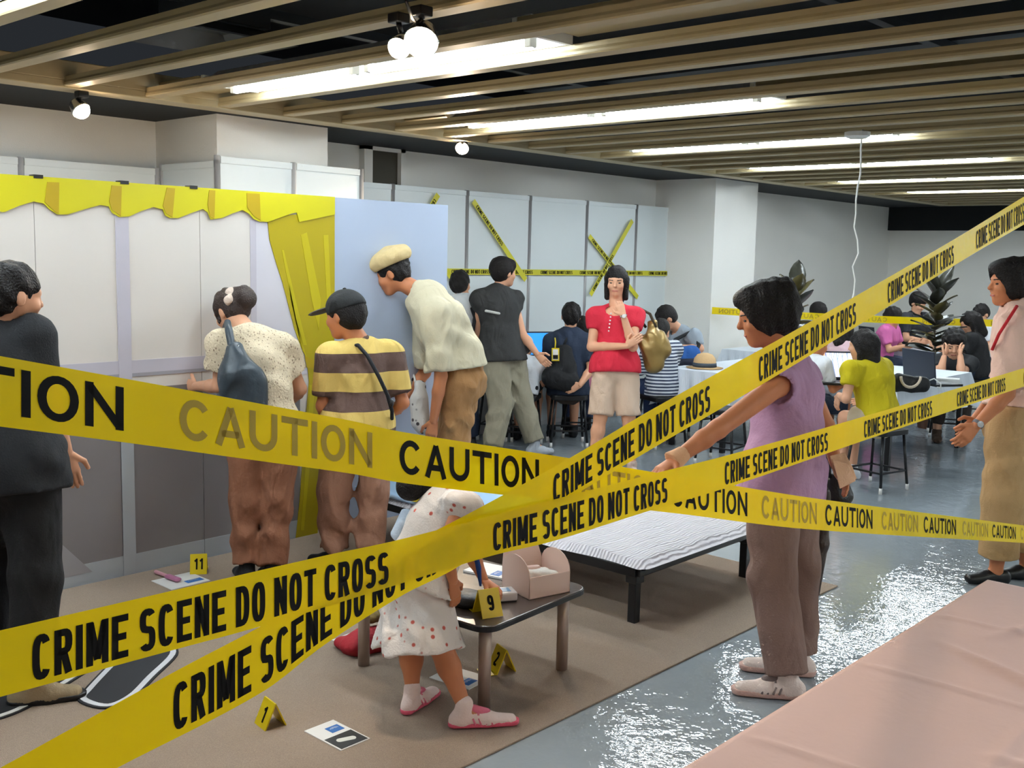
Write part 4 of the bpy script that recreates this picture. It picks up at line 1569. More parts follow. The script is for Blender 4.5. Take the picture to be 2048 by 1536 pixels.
# black handbag with a pale handle
hb = at(1822, 752, 8.25)
hb[2] = .722
hbt = thing('handbag', 'black handbag with pale handle leaning on the right cloth table', 'bag', hb)
hx = unit(V(.6, .8, 0))
hn = V(-hx[1], hx[0], 0)
blob('bag_body', mat('black fabric bag', (16, 15, 16), .6, bump=.3), hbt, [P_flat(hb - hx * .12 + V(0, 0, .07), hb + hx * .12 + V(0, 0, .05), (.05, .075), (.045, .06), hn, .03)], .012, wrinkle=.006)
hp = [hb + hx * (.11 * math.cos(a)) + V(0, 0, .12 - .0 + .10 * math.sin(a)) - hn * .055 for a in np.linspace(math.pi, 0, 10)]
hp = [hb + hx * (-.03 + .085 * math.cos(a)) + V(0, 0, .125 - .085 * math.sin(a)) + V(.045, -.045, 0) for a in np.linspace(0, math.pi, 12)]
MB().tube(hp, .011, 8).build('handle', mat('cream cord handle', (216, 200, 180), .6), hbt, smooth=True)


# ------------------------------------------------------------------ rubber plants
lfm = mat('dark rubber plant leaf', (46, 46, 38), .28, var=.25, vscale=9)
lfm2 = mat('olive rubber plant leaf', (84, 76, 44), .3, var=.25, vscale=9)


def leaf_mesh(L_, W_):
    b = MB()
    n_ = 6
    for i in range(n_ + 1):
        t_ = i / n_
        w_ = W_ * math.sin(math.pi * min(1, t_ * .97 + .03)) ** .7 * (1 - .25 * t_)
        z_ = -.18 * L_ * t_ * t_
        b.v += [(t_ * L_, -w_, z_ + .012), (t_ * L_, 0, z_), (t_ * L_, w_, z_ + .012)]
    o = len(b.v)
    b.v += [(x, y, z - .0025) for x, y, z in b.v]
    for i in range(n_):
        for k in (0, 1):
            a = i * 3 + k
            b.f.append((a, a + 3, a + 4, a + 1))
            b.f.append((o + a, o + a + 1, o + a + 4, o + a + 3))
        b.f.append((i * 3, o + i * 3, o + i * 3 + 3, i * 3 + 3))
        b.f.append((i * 3 + 2, i * 3 + 5, o + i * 3 + 5, o + i * 3 + 2))
    me = bpy.data.meshes.new('leaf')
    me.from_pydata(b.v, [], b.f)
    me.polygons.foreach_set('use_smooth', [True] * len(me.polygons))
    me.validate()
    return me


leafA, leafB = leaf_mesh(.31, .088), leaf_mesh(.25, .075)
leafA.materials.append(lfm)
leafB.materials.append(lfm2)


def plant(label, base, ztop, leaves, stems=1):
    t = thing('rubber_plant', label, 'plant', base, 'potted rubber plants')
    b = np.asarray(base, float)
    MB().lathe(b, [(.11, 0), (.15, .28), (.155, .3), (.14, .3), (.135, .26)], 20).build('pot', mat('brown pot', (90, 60, 44), .6), t, smooth=False)
    MB().lathe(b + V(0, 0, .245), [(.005, 0), (.134, 0), (.13, .012), (.005, .014)], 16).build('soil', mat('potting soil', (40, 30, 24), .9), t)
    st = MB().tube([b + V(0, 0, .24), b + V(.02, .01, .7), b + V(-.015, 0, 1.1), b + V(.005, .01, ztop)], [.014, .012, .010, .006], 8).build('stem', mat('brown stem', (92, 82, 68), .7), t, smooth=True)
    for (z, az, el, big) in leaves:
        me = leafA if big else leafB
        o = bpy.data.objects.new('leaf', me)
        COL.objects.link(o)
        o.parent = t
        o.rotation_euler = (random.uniform(-.4, .4), -math.radians(el), math.radians(az))
        o.location = (random.uniform(-.012, .012), random.uniform(-.012, .012), z)
    return t


def lv(z0, z1, n_, seed):
    rr = random.Random(seed)
    out = []
    for i in range(n_):
        z = z0 + (z1 - z0) * i / (n_ - 1)
        out.append((z, i * 137.5 + rr.uniform(-20, 20), 15 + 50 * (i / (n_ - 1)) ** 2 + rr.uniform(-8, 8), rr.random() < .68))
    return out


p1 = at(1584, 700, 9.7)
z1 = at(1580, 575, 9.7)[2]
plant('rubber plant behind the head of the woman in lavender', (p1[0], p1[1], 0), z1, lv(.9, z1 - .02, 20, 3))
p2 = at(1868, 700, 11.0)
z2 = at(1868, 580, 11.0)[2]
plant('taller rubber plant standing behind the right cloth table', (p2[0], p2[1], 0), z2, lv(.65, z2 - .02, 38, 5))
# ------------------------------------------------------------------ people
UP = V(0, 0, 1)
FH = unit(V(CF[0], CF[1], 0))
LEFT, RIGHT, AWAY, TOCAM = -CR, CR, FH, -FH


def az(px, z, D):
    a = (px - 1024) / FPX
    b = (CPOS[2] + D * (CF[2] + CR[2] * a) - z) / (D * CU[2])
    return at(px, 768 + b * FPX, D)


def loc2w(c, ax, p, s):
    return c + (ax[0] * p[0] + ax[1] * p[1] + ax[2] * p[2]) * s


def head_axes(face, tilt=0.0):
    f = unit(face)
    u = unit(UP - f * (UP @ f))
    r = np.cross(f, u)
    if tilt:
        r, u = r * math.cos(tilt) + u * math.sin(tilt), u * math.cos(tilt) - r * math.sin(tilt)
    return np.array([r, f, u])


def head_prims(c, ax, s, nk):
    def E_(p, r, k=.02):
        return P_ell(loc2w(c, ax, p, s), ax, np.array(r) * s, k * s)

    def C_(p, q, ra, rb, k=.012):
        return P_cone(loc2w(c, ax, p, s), loc2w(c, ax, q, s), ra * s, rb * s, k * s)
    out = [E_((0, -.008, .025), (.075, .094, .087)), E_((0, .030, -.045), (.056, .060, .066), .03), E_((0, .058, -.098), (.026, .026, .022), .03),
           E_((0, .070, .018), (.050, .024, .018), .02), C_((0, .090, .010), (0, .106, -.026), .007, .013, .012),
           E_((.036, .066, -.032), (.026, .022, .022), .025), E_((-.036, .066, -.032), (.026, .022, .022), .025), E_((0, .082, -.064), (.024, .012, .012), .012),
           E_((.079, -.004, -.012), (.010, .020, .031), .008), E_((-.079, -.004, -.012), (.010, .020, .031), .008)]
    out.append(P_cone(nk, loc2w(c, ax, (0, -.012, -.05), s), .056 * s, .050 * s, .03))
    return out


def hair_prims(c, ax, s, style):
    def E_(p, r, k=.02):
        return P_ell(loc2w(c, ax, p, s), ax, np.array(r) * s, k * s)

    def C_(p, q, ra, rb, k=.03):
        return P_cone(loc2w(c, ax, p, s), loc2w(c, ax, q, s), ra * s, rb * s, k * s)
    pr = [E_((0, -.014, .032), (.087, .104, .095)), E_((0, -.045, -.015), (.078, .068, .072), .03)]
    sb_ = [E_((0, .110, -.050), (.074, .075, .090))]
    for sx in (-1, 1):
        sb_.append(E_((.085 * sx, .018, -.045), (.028, .035, .058)))
    if style == 'full':
        pr += [E_((0, -.03, .045), (.10, .105, .095), .03), E_((0, .06, .075), (.07, .04, .035), .03)]
    if style in ('bob', 'long'):
        zl_ = -.15 if style == 'bob' else -.20
        sb_ = sb_[:1]
        for sx in (-1, 1):
            pr.append(C_((.072 * sx, -.015, .01), (.074 * sx, -.005, zl_ * .9), .032, .024))
        pr.append(C_((0, -.065, .0), (0, -.07, zl_), .070, .062, .04))
    if style == 'bun':
        pr.append(E_((.015, -.120, .018), (.066, .058, .070), .012))
        for sx in (-1, 1):
            pr.append(C_((.074 * sx, .03, .03), (.070 * sx, .058, -.05), .014, .008, .02))
    if style == 'upsweep':
        sb_ = [E_((0, .112, -.045), (.074, .072, .100))]
        pr += [E_((0, -.02, .04), (.100, .118, .100), .03), E_((.05, .0, -.02), (.048, .05, .06), .03), E_((-.05, .0, -.02), (.048, .05, .06), .03), E_((0, .06, .085), (.07, .05, .035), .03), E_((0, -.085, .02), (.072, .06, .095), .03), E_((0, -.09, .085), (.05, .04, .04), .03), E_((0, -.075, -.05), (.055, .04, .035), .03)]
    return pr, sb_


def hand_prims(w, d, n, side, curl, s):
    """palm and five bent fingers; d: wrist to fingers, n: back of the hand normal, side: direction of the thumb"""
    d = unit(d)
    n = unit(n - d * (n @ d))
    t = unit(side - d * (side @ d) - n * (side @ n))
    pr = [P_flat(w, w + d * .075 * s, (.026 * s, .016 * s), (.037 * s, .014 * s), t, .012)]
    for i, (off, ln) in enumerate(((.027, .068), (.009, .076), (-.009, .071), (-.026, .056))):
        p = w + d * .078 * s + t * off * s
        dd = d
        ang = 0
        r = .0085 * s
        for k, f_ in enumerate((.45, .32, .23)):
            ang += curl * (.6, .9, .7)[k]
            dd = d * math.cos(ang) - n * math.sin(ang)
            q = p + dd * ln * f_ * s
            pr.append(P_cone(p, q, r, r * .92, .005))
            p, r = q, r * .92
    p = w + d * .018 * s + t * .026 * s
    dd = unit(d * .75 + t * .75 - n * .25)
    q = p + dd * .042 * s
    pr.append(P_cone(p, q, .0115 * s, .010 * s, .008))
    q2 = q + unit(d * .95 + t * .2 - n * .3 * (1 + curl)) * .034 * s
    pr.append(P_cone(q, q2, .010 * s, .0085 * s, .004))
    return pr


def person(label, J, face, s=1.0, hs=1.0, cell=.011, skin='skin', hair='short', hairm='hair', top=None, bottom=None, shoes=None, tilt=0.0,
           curl=(.35, .35), palm=None, faceparts=False, group=None, build=1.0, seed=1.0, hands=(True, True), collar=None, spine=None, female=False):
    hl, hr, nk, hd = J['hl'], J['hr'], J['nk'], J['hd']
    pel = (hl + hr) / 2
    base = np.array([pel[0], pel[1], 0.0])
    if 'al' in J:
        m_ = (J['al'] + J['ar']) / 2
        base = np.array([m_[0], m_[1], 0.0])
    t = thing('person', label, 'person', base, group)
    sv = unit(J['sr'] - J['sl'])
    hv_ = unit(hr - hl)
    w_ = .5 * (pel + nk) if spine is None else spine
    chest = w_ + (nk - w_) * .45
    sh_w = np.linalg.norm(J['sr'] - J['sl']) / 2
    bw = build * s

    def torso(off, k=.05):
        uu = sv + hv_
        return [P_flat(pel - unit(nk - pel) * .02, w_, (.142 * bw + off, .108 * bw + off), (.122 * bw + off, .098 * bw + off), hv_ + .4 * sv, k),
                P_flat(w_, chest, (.122 * bw + off, .098 * bw + off), (.145 * bw + off, .112 * bw + off), uu, k),
                P_flat(chest, nk - unit(nk - chest) * .07 * s, (.145 * bw + off, .112 * bw + off), (.115 * bw + off, .085 * bw + off), sv, k),
                P_cone(nk - unit(nk - chest) * .04 * s, J['sl'], .058 * s + off, .052 * s + off * .8, k), P_cone(nk - unit(nk - chest) * .04 * s, J['sr'], .058 * s + off, .052 * s + off * .8, k)]
    # body: trunk, limbs, then head and hands in finer detail
    pr = torso(-.008)
    for a, b, c in (('sl', 'el', 'wl'), ('sr', 'er', 'wr')):
        if b in J:
            pr += [P_cone(J[a], J[b], .047 * s, .037 * s, .02), P_cone(J[b], J[b] + (J[c] - J[b]) * .35, .038 * s, .037 * s, .015), P_cone(J[b] + (J[c] - J[b]) * .35, J[c], .037 * s, .025 * s, .015)]
    for a, b, c, d in (('hl', 'kl', 'al', 'tl'), ('hr', 'kr', 'ar', 'tr')):
        if b in J:
            kc = J[b] + (J[c] - J[b]) * .3
            back = unit(np.cross(np.cross(J[a] - J[b], J[c] - J[b]), J[c] - J[a])) if False else V(0, 0, 0)
            pr += [P_cone(J[a], J[b], .080 * s, .052 * s, .03), P_cone(J[b], kc, .052 * s, .054 * s, .03), P_cone(kc, J[c], .054 * s, .034 * s, .03)]
            if d in J:
                pr.append(P_cone(J[c] - UP * .02, J[c] * .5 + J[d] * .5 + UP * .0, .030 * s, .016 * s, .02))
    ax = head_axes(face, tilt)
    hp_ = head_prims(hd, ax, hs, nk)
    ex = [nets(*field(hp_, min(cell, .0085) * (.8 if faceparts else 1)))]
    for sd, a, b, tn in (('l', 'el', 'wl', 0), ('r', 'er', 'wr', 1)):
        if b in J and hands[tn]:
            d = (J['f' + sd] - J[b]) if 'f' + sd in J else (J[b] - J[a])
            nn = (palm or {}).get(sd, None)
            if nn is None:
                nn = np.cross(unit(d), UP) * (1 if sd == 'r' else -1) + .01 * RIGHT
            th_ = (palm or {}).get('t' + sd, ax[1] * .6 + UP * .5)
            ex.append(nets(*field(hand_prims(J[b], d, nn, th_, curl[tn], s), .0042 if cell < .0125 else .006)))
    body = blob('body', M[skin], t, pr, cell, extra=ex)
    sub(body, base)
    # hair
    if hair:
        hpr, hsb = hair_prims(hd, ax, hs, hair)
        blob('hair', M[hairm], t, hpr, min(cell, .0095), subs=hsb, wrinkle=.007 * hs, wf=120, seed=seed)
    if faceparts:
        for sx in (-1, 1):
            blob('eye', M['eye'], t, [P_ell(loc2w(hd, ax, (.032 * sx, .083, -.004), hs), ax, np.array((.014, .008, .006)) * hs)], .0035)
            blob('eyebrow', M[hairm], t, [P_cone(loc2w(hd, ax, (.018 * sx, .094, .018), hs), loc2w(hd, ax, (.048 * sx, .082, .020), hs), .0045 * hs, .0035 * hs)], .0035)
        blob('mouth', M['lip'], t, [P_cone(loc2w(hd, ax, (-.018, .090, -.066), hs), loc2w(hd, ax, (.018, .090, -.066), hs), .006 * hs, .006 * hs)], .0035)
    # top
    if top:
        off = top.get('loose', .014)
        prt = torso(off)
        sp_ = unit(pel - w_)
        hem = top.get('hem', .06)
        if bottom:
            ob = max(off, bottom.get('loose', .014) + .012)
            rs_ = bottom.get('rise', .13)
            prt.append(P_flat(pel - sp_ * (rs_ + .02), pel, (.122 * bw + ob, .10 * bw + ob), (.150 * bw + ob, .117 * bw + ob), hv_, .05))
            off = ob
            if hem > 0 and 'kl' in J:
                for a_ in ('hl', 'hr'):
                    dd_ = unit(J['k' + a_[1]] - J[a_])
                    if dd_[2] > -.8:
                        continue
                    prt.append(P_cone(J[a_], J[a_] + dd_ * (hem + .06), .086 * s + ob + .004, .084 * s + ob + .004, .04))
        prt.append(P_flat(pel - sp_ * .03, pel + sp_ * (hem + .05), (.145 * bw + off + top.get('flare', 0) * .4, .112 * bw + off + top.get('flare', 0) * .4), (.148 * bw + off + top.get('flare', 0), .116 * bw + off + top.get('flare', 0)), hv_, .05))
        sl_ = top.get('sleeve', .6)
        for a, b, c in (('sl', 'el', 'wl'), ('sr', 'er', 'wr')):
            if b in J and sl_ > 0:
                lo_s = top.get('sloose', .014)
                if sl_ <= 1:
                    e_ = J[a] + (J[b] - J[a]) * sl_
                    prt.append(P_cone(J[a], e_, .055 * s + off, .046 * s + lo_s, .03, cap='b'))
                else:
                    prt.append(P_cone(J[a], J[b], .055 * s + off, .042 * s + lo_s, .03))
                    prt.append(P_cone(J[b], J[b] + (J[c] - J[b]) * (sl_ - 1), .042 * s + lo_s, .036 * s + lo_s, .02, cap='b'))
        sbs = [P_cone(nk + unit(hd - nk) * .01 + ax[1] * .03 * s, nk + unit(hd - nk) * .14 + ax[1] * .03 * s, .052 * s, .085 * s)]
        if top.get('neck', 0):
            sbs.append(P_ell(nk + ax[1] * .07 * s - UP * .015, np.eye(3), np.array((.085, .085, .05)) * s * top['neck']))
        if sl_ == 0:
            for a, b in (('sl', 'el'), ('sr', 'er')):
                if b in J:
                    o_s = unit(J[a] - nk)
                    sbs.append(P_cone(J[a] + o_s * .035 * s, J[a] + (J[b] - J[a]) * .35 + o_s * .02, .062 * s, .062 * s))
        o = blob('top_garment' if not top.get('name') else top['name'], top['m'], t, prt, cell, subs=sbs, cuts=[(pel + sp_ * hem, sp_)], wrinkle=top.get('wr', .006) * 1.35, wf=top.get('wf', 30) * 1.5, seed=seed)
        sub(o, base)
    if collar is not None:
        d = unit(hd - nk)
        blob('collar', collar, t, [P_cone(nk - d * .015, nk + d * .035, .074 * s, .064 * s, .01, cap='ab')], min(cell, .009), subs=[P_cone(nk - d * .0, nk + d * .09 + ax[1] * .02, .054 * s, .054 * s)])
    # bottom
    if bottom:
        off = bottom.get('loose', .014)
        sp_ = unit(w_ - pel)
        prb = [P_flat(pel + sp_ * bottom.get('rise', .13), pel, (.122 * bw + off, .10 * bw + off), (.148 * bw + off, .115 * bw + off), hv_, .03, cap='a'), P_flat(pel, pel - UP * .04, (.148 * bw + off, .112 * bw + off), (.13 * bw + off, .10 * bw + off), hv_, .03)]
        ln = bottom.get('len', 1.9)
        fl = bottom.get('flare', 0.0)
        if bottom.get('skirt'):
            e_ = bottom['skirt']
            prb.append(P_flat(pel, e_[0], (.145 * bw + off, .115 * bw + off), e_[1], hv_, .03, cap='b'))
        else:
            for a, b, c in (('hl', 'kl', 'al'), ('hr', 'kr', 'ar')):
                if ln <= 1:
                    e_ = J[a] + (J[b] - J[a]) * ln
                    prb.append(P_cone(J[a], e_, .086 * s + off, .066 * s + off + fl, .03, cap='b'))
                else:
                    e_ = J[b] + (J[c] - J[b]) * (ln - 1)
                    prb += [P_cone(J[a], J[b], .086 * s + off, .060 * s + off + fl * .5, .03), P_cone(J[b], e_, .060 * s + off + fl * .5, .044 * s + off + fl, .03, cap='b')]
        o = blob('trousers' if not bottom.get('name') else bottom['name'], bottom['m'], t, prb, cell, wrinkle=bottom.get('wr', .007) * 1.35, wf=bottom.get('wf', 30) * 1.4, seed=seed + 2)
        sub(o, base)
        if bottom.get('belt') is not None:
            b0 = pel + sp_ * (bottom.get('rise', .13) - .035)
            blob('belt', bottom['belt'], t, [P_flat(b0, b0 + sp_ * .032, (.126 * bw + off, .104 * bw + off), (.126 * bw + off, .104 * bw + off), hv_, .01, cap='ab')], .009)
    if shoes:
        for c, d in (('al', 'tl'), ('ar', 'tr')):
            if d in J:
                an, to = J[c].copy(), J[d].copy()
                fd = unit(V(to[0] - an[0], to[1] - an[1], 0))
                g0 = shoes.get('z', 0.0)
                heel = V(an[0], an[1], g0 + .036 * s) - fd * .045 * s
                toe = V(to[0], to[1], g0 + .028 * s) - fd * .03 * s
                sd_ = np.cross(fd, UP)
                mid = heel * .45 + toe * .55
                prs = [P_flat(heel, mid + UP * .006, (.034 * s, .042 * s), (.040 * s, .040 * s), sd_, .02), P_flat(mid, toe, (.042 * s, .038 * s), (.038 * s, .026 * s), sd_, .02)]
                if not shoes.get('low'):
                    prs.append(P_cone(V(an[0], an[1], g0 + .05 * s) - fd * .01, an + UP * .012, .040 * s, .044 * s, .02))
                so = blob('shoe', shoes['m'], t, prs, .008 if cell < .0125 else .011, cuts=[((0, 0, g0 + .004), (0, 0, -1))])
                sub(so, base)
                if shoes.get('trim') is not None:
                    for sg in (-1, 1):
                        for k in range(4):
                            f_ = .34 + .10 * k
                            p = heel * (1 - f_) + toe * f_ + sd_ * sg * .0445 * s
                            MB().tube([p + UP * (-.006 * s), p + UP * .022 * s - sd_ * sg * .012 * s - fd * .012 * s], .0048 * s, 6).build('side_stripe', shoes['trim'], so, smooth=True)
                    blob('tongue', shoes['trim'], so, [P_cone(mid + UP * .036 * s, V(an[0], an[1], g0 + .098 * s) + fd * .030 * s, .024 * s, .020 * s, .01)], .006)
                if shoes.get('sole') is not None:
                    q = [P_flat(heel, mid, (.037 * s, .05), (.043 * s, .05), sd_, .01), P_flat(mid, toe, (.043 * s, .05), (.041 * s, .05), sd_, .01)]
                    blob('sole', shoes['sole'], so, q, .007, cuts=[((0, 0, g0 + .003), (0, 0, -1)), ((0, 0, g0 + .030 * s), (0, 0, 1))])
                if shoes.get('lace') is not None:
                    for k in range(3):
                        f_ = .40 + .13 * k
                        p = heel * (1 - f_) + toe * f_ + UP * (.050 - .010 * k) * s
                        MB().tube([p - sd_ * .026 * s - UP * .012, p + UP * .004, p + sd_ * .026 * s - UP * .012], .0045, 6).build('lace', shoes['lace'], so, smooth=True)
    return t, ax


def cap_part(t, hd, ax, s, kind, m_, brim_m=None):
    def E_(p, r, k=.02):
        return P_ell(loc2w(hd, ax, p, s), ax, np.array(r) * s, k * s)
    if kind == 'flat':
        o = blob('flat_cap', m_, t, [E_((0, -.02, .062), (.098, .112, .062), .03), E_((0, .065, .070), (.080, .065, .035), .03)], .008, cuts=[(loc2w(hd, ax, (0, 0, .030), s), -ax[2])], wrinkle=.006, wf=50)
        sub(o, np.array(t['_org']))
        blob('brim', brim_m or m_, o, [E_((0, .125, .042), (.066, .045, .010))], .006)
    else:
        o = blob('cap', m_, t, [E_((0, -.012, .038), (.090, .107, .092))], .008, cuts=[(loc2w(hd, ax, (0, 0, .020), s), -ax[2] - .25 * ax[1])], wrinkle=.002)
        sub(o, np.array(t['_org']))
        blob('brim', brim_m or m_, o, [P_ell(loc2w(hd, ax, (0, .135, .030), s), np.array([ax[0], unit(ax[1] - .25 * ax[2]), unit(ax[2] + .25 * ax[1])]), np.array((.072, .075, .009)) * s)], .006)
        blob('button', m_, o, [E_((0, -.012, .130), (.010, .010, .006))], .005)


def seated(hd, f, s, seat=.53, lean=.10, D_arm=.22, hand_z=.76):
    f = unit(V(f[0], f[1], 0))
    r = np.cross(f, UP)
    J = {'hd': hd}
    J['nk'] = hd - UP * .135 * s - f * .03
    J['sl'], J['sr'] = J['nk'] - UP * .045 * s - r * .155 * s, J['nk'] - UP * .045 * s + r * .155 * s
    pel = V(J['nk'][0], J['nk'][1], 0) - f * lean
    pel[2] = seat
    J['hl'], J['hr'] = pel - r * .08 * s, pel + r * .08 * s
    J['kl'], J['kr'] = J['hl'] + f * .38 * s - r * .03, J['hr'] + f * .38 * s + r * .03
    J['al'], J['ar'] = V(J['kl'][0], J['kl'][1], .085), V(J['kr'][0], J['kr'][1], .085)
    J['tl'], J['tr'] = V(J['al'][0], J['al'][1], 0) + f * .16 * s, V(J['ar'][0], J['ar'][1], 0) + f * .16 * s
    J['el'], J['er'] = J['sl'] - UP * .22 * s + f * .08 - r * .04, J['sr'] - UP * .22 * s + f * .08 + r * .04
    for a, b in (('el', 'wl'), ('er', 'wr')):
        J[b] = J[a] + f * D_arm * s
        J[b][2] = max(hand_z + .02, J[a][2])
    return J


def standing(hd, f, s, stance=.09):
    f = unit(V(f[0], f[1], 0))
    r = np.cross(f, UP)
    J = {'hd': hd}
    J['nk'] = hd - UP * .145 * s - f * .03
    J['sl'], J['sr'] = J['nk'] - UP * .045 * s - r * .165 * s, J['nk'] - UP * .045 * s + r * .165 * s
    pel = V(J['nk'][0], J['nk'][1], J['nk'][2] - .52 * s) - f * .02
    J['hl'], J['hr'] = pel - r * .085 * s, pel + r * .085 * s
    for a, b, c, d, sg in (('hl', 'kl', 'al', 'tl', -1), ('hr', 'kr', 'ar', 'tr', 1)):
        J[c] = V(J[a][0], J[a][1], .085) + r * sg * .02
        J[b] = (J[a] + J[c]) * .5 + f * .02
        J[d] = V(J[c][0], J[c][1], 0) + f * .17 * s
    for a, b, c, sg in (('sl', 'el', 'wl', -1), ('sr', 'er', 'wr', 1)):
        J[b] = J[a] - UP * .27 * s + r * sg * .04
        J[c] = J[b] - UP * .22 * s + f * .08
    return J


def fab(name, col, **k):
    k.setdefault('rough', .85)
    k.setdefault('var', .05)
    k.setdefault('vscale', 10)
    k.setdefault('bump', .25)
    k.setdefault('bscale', 140)
    fold = k.pop('fold', .5)
    m_ = mat(name, col, **k)
    nt, N, L, B = nodes(m_)
    tc = N.new('ShaderNodeTexCoord')
    mp = N.new('ShaderNodeMapping')
    mp.inputs['Scale'].default_value = (1.5, 1.5, .8)
    n_ = N.new('ShaderNodeTexNoise')
    n_.inputs['Scale'].default_value = 6.5
    n_.inputs['Detail'].default_value = 1.5
    n_.inputs['Distortion'].default_value = .9
    b_ = N.new('ShaderNodeBump')
    b_.inputs['Strength'].default_value = fold
    b_.inputs['Distance'].default_value = .045
    L.new(tc.outputs['Object'], mp.inputs[0])
    L.new(mp.outputs[0], n_.inputs['Vector'])
    L.new(n_.outputs['Fac'], b_.inputs['Height'])
    if B.inputs['Normal'].links:
        L.new(b_.outputs['Normal'], B.inputs['Normal'].links[0].from_node.inputs['Normal'])
    else:
        L.new(b_.outputs['Normal'], B.inputs['Normal'])
    return m_


def banded(m_, cols, scale, phase=0.0, shear=(0, 0), sharp=True):
    """horizontal woven bands that follow the height on the wearer"""
    nt, N, L, B = nodes(m_)
    tc = N.new('ShaderNodeTexCoord')
    dt = N.new('ShaderNodeVectorMath')
    dt.operation = 'DOT_PRODUCT'
    dt.inputs[1].default_value = (shear[0] * scale, shear[1] * scale, scale)
    ad_ = N.new('ShaderNodeMath')
    ad_.operation = 'ADD'
    ad_.inputs[1].default_value = phase
    fr_ = N.new('ShaderNodeMath')
    fr_.operation = 'FRACT'
    rp = N.new('ShaderNodeValToRGB')
    rp.color_ramp.interpolation = 'CONSTANT' if sharp else 'LINEAR'
    els = rp.color_ramp.elements
    while len(els) < len(cols):
        els.new(.5)
    for e, (p, c) in zip(els, cols):
        e.position = p
        e.color = lin(c)
    L.new(tc.outputs['Object'], dt.inputs[0])
    L.new(dt.outputs['Value'], ad_.inputs[0])
    L.new(ad_.outputs[0], fr_.inputs[0])
    L.new(fr_.outputs[0], rp.inputs[0])
    for l in list(B.inputs['Base Color'].links):
        L.remove(l)
    L.new(rp.outputs[0], B.inputs['Base Color'])
    return m_


blackfab = fab('black cotton', (24, 26, 30), fold=.2)
navy = fab('navy cotton', (30, 42, 62))
# ---- 1 man in black at the left edge
D = 3.98
J = dict(hd=at(26, 590, D), nk=at(-6, 662, D), sr=at(60, 678, D + .02), sl=at(-100, 676, D - .04), er=at(98, 796, D + .05), wr=at(132, 905, D + .12), fr=at(146, 965, D + .14),
         el=at(-120, 800, D), wl=at(-110, 900, D + .1), hr=az(58, .88, D + .02), hl=az(-25, .88, D - .02), kr=az(72, .47, D), kl=az(-10, .47, D + .12))
g0 = gp(62, 1410)
J['ar'], J['tr'] = V(g0[0], g0[1], .085), gp(168, 1396)
g1 = gp(-20, 1375)
J['al'], J['tl'] = V(g1[0], g1[1], .085), gp(70, 1352)
person('man in black T-shirt and black trousers seen from behind at the left edge', J, AWAY * .75 + RIGHT * .65 - UP * .15, s=1.03, hs=1.02, hair='short', top=dict(m=blackfab, sleeve=.72, loose=.022, hem=.10), bottom=dict(m=fab('black trousers', (16, 16, 18)), len=1.93, loose=.03),
       shoes=dict(m=fab('beige shoe', (150, 132, 104)), sole=M['black']), seed=1)

# ---- 2 woman in a crochet top leaning toward the backdrop
D = 5.42
crm = fab('cream crochet', (222, 204, 172), bump=.8, bscale=110)
nt, N, L, B = nodes(crm)
vo = N.new('ShaderNodeTexVoronoi')
vo.inputs['Scale'].default_value = 70
tc = N.new('ShaderNodeTexCoord')
mp = N.new('ShaderNodeMapping')
mp.inputs['Scale'].default_value = (1, 1, .6)
rp = N.new('ShaderNodeValToRGB')
rp.color_ramp.elements[0].position = .12
rp.color_ramp.elements[0].color = lin((140, 114, 88))
rp.color_ramp.elements[1].position = .32
rp.color_ramp.elements[1].color = lin((226, 208, 178))
for l in list(B.inputs['Base Color'].links):
    L.remove(l)
L.new(tc.outputs['Object'], mp.inputs[0])
L.new(mp.outputs[0], vo.inputs['Vector'])
L.new(vo.outputs['Distance'], rp.inputs[0])
L.new(rp.outputs[0], B.inputs['Base Color'])
J = dict(hd=at(462, 622, D + .22), nk=at(497, 668, D + .08), sl=at(446, 688, D), sr=at(566, 694, D + .12), el=at(438, 772, D + .05), wl=at(392, 772, D + .22), fl=at(362, 768, D + .30), er=at(600, 778, D + .2), wr=at(585, 800, D + .42),
         hl=az(493, .80, D), hr=az(557, .80, D + .03), kl=az(492, .44, D + .02), kr=az(553, .44, D + .05))
for k, px in (('l', 494), ('r', 546)):
    q = az(px, .08, D + .02)
    J['a' + k] = q
    J['t' + k] = V(q[0], q[1], 0) + unit(AWAY * .8 + LEFT * .5) * .17
p2, ax2 = person('woman with pinned up dark hair in cream crochet top and brown trousers', J, LEFT * .78 + AWAY * .45 - UP * .55, s=.95, hs=.97, hair='bun', hairm='hair_brown', top=dict(m=crm, sleeve=.62, loose=.022, hem=.06, sloose=.035, wr=.008, neck=.9),
                 bottom=dict(m=fab('brown corduroy trousers', (134, 88, 64), fold=.8), len=1.95, loose=.02, flare=.012, wr=.013), shoes=dict(m=blackfab), seed=2, female=True, spine=at(524, 775, D + .02))
blob('hair_clip', fab('cream flower clip', (226, 206, 190), bump=.8, bscale=90), p2, [P_ell(J['hd'] + UP * .10 + CR * .01 - AWAY * .04, np.eye(3), (.022, .03, .03)), P_ell(J['hd'] + UP * .065 + CR * .012 - AWAY * .085, np.eye(3), (.02, .026, .03))], .006, wrinkle=.006, wf=120)

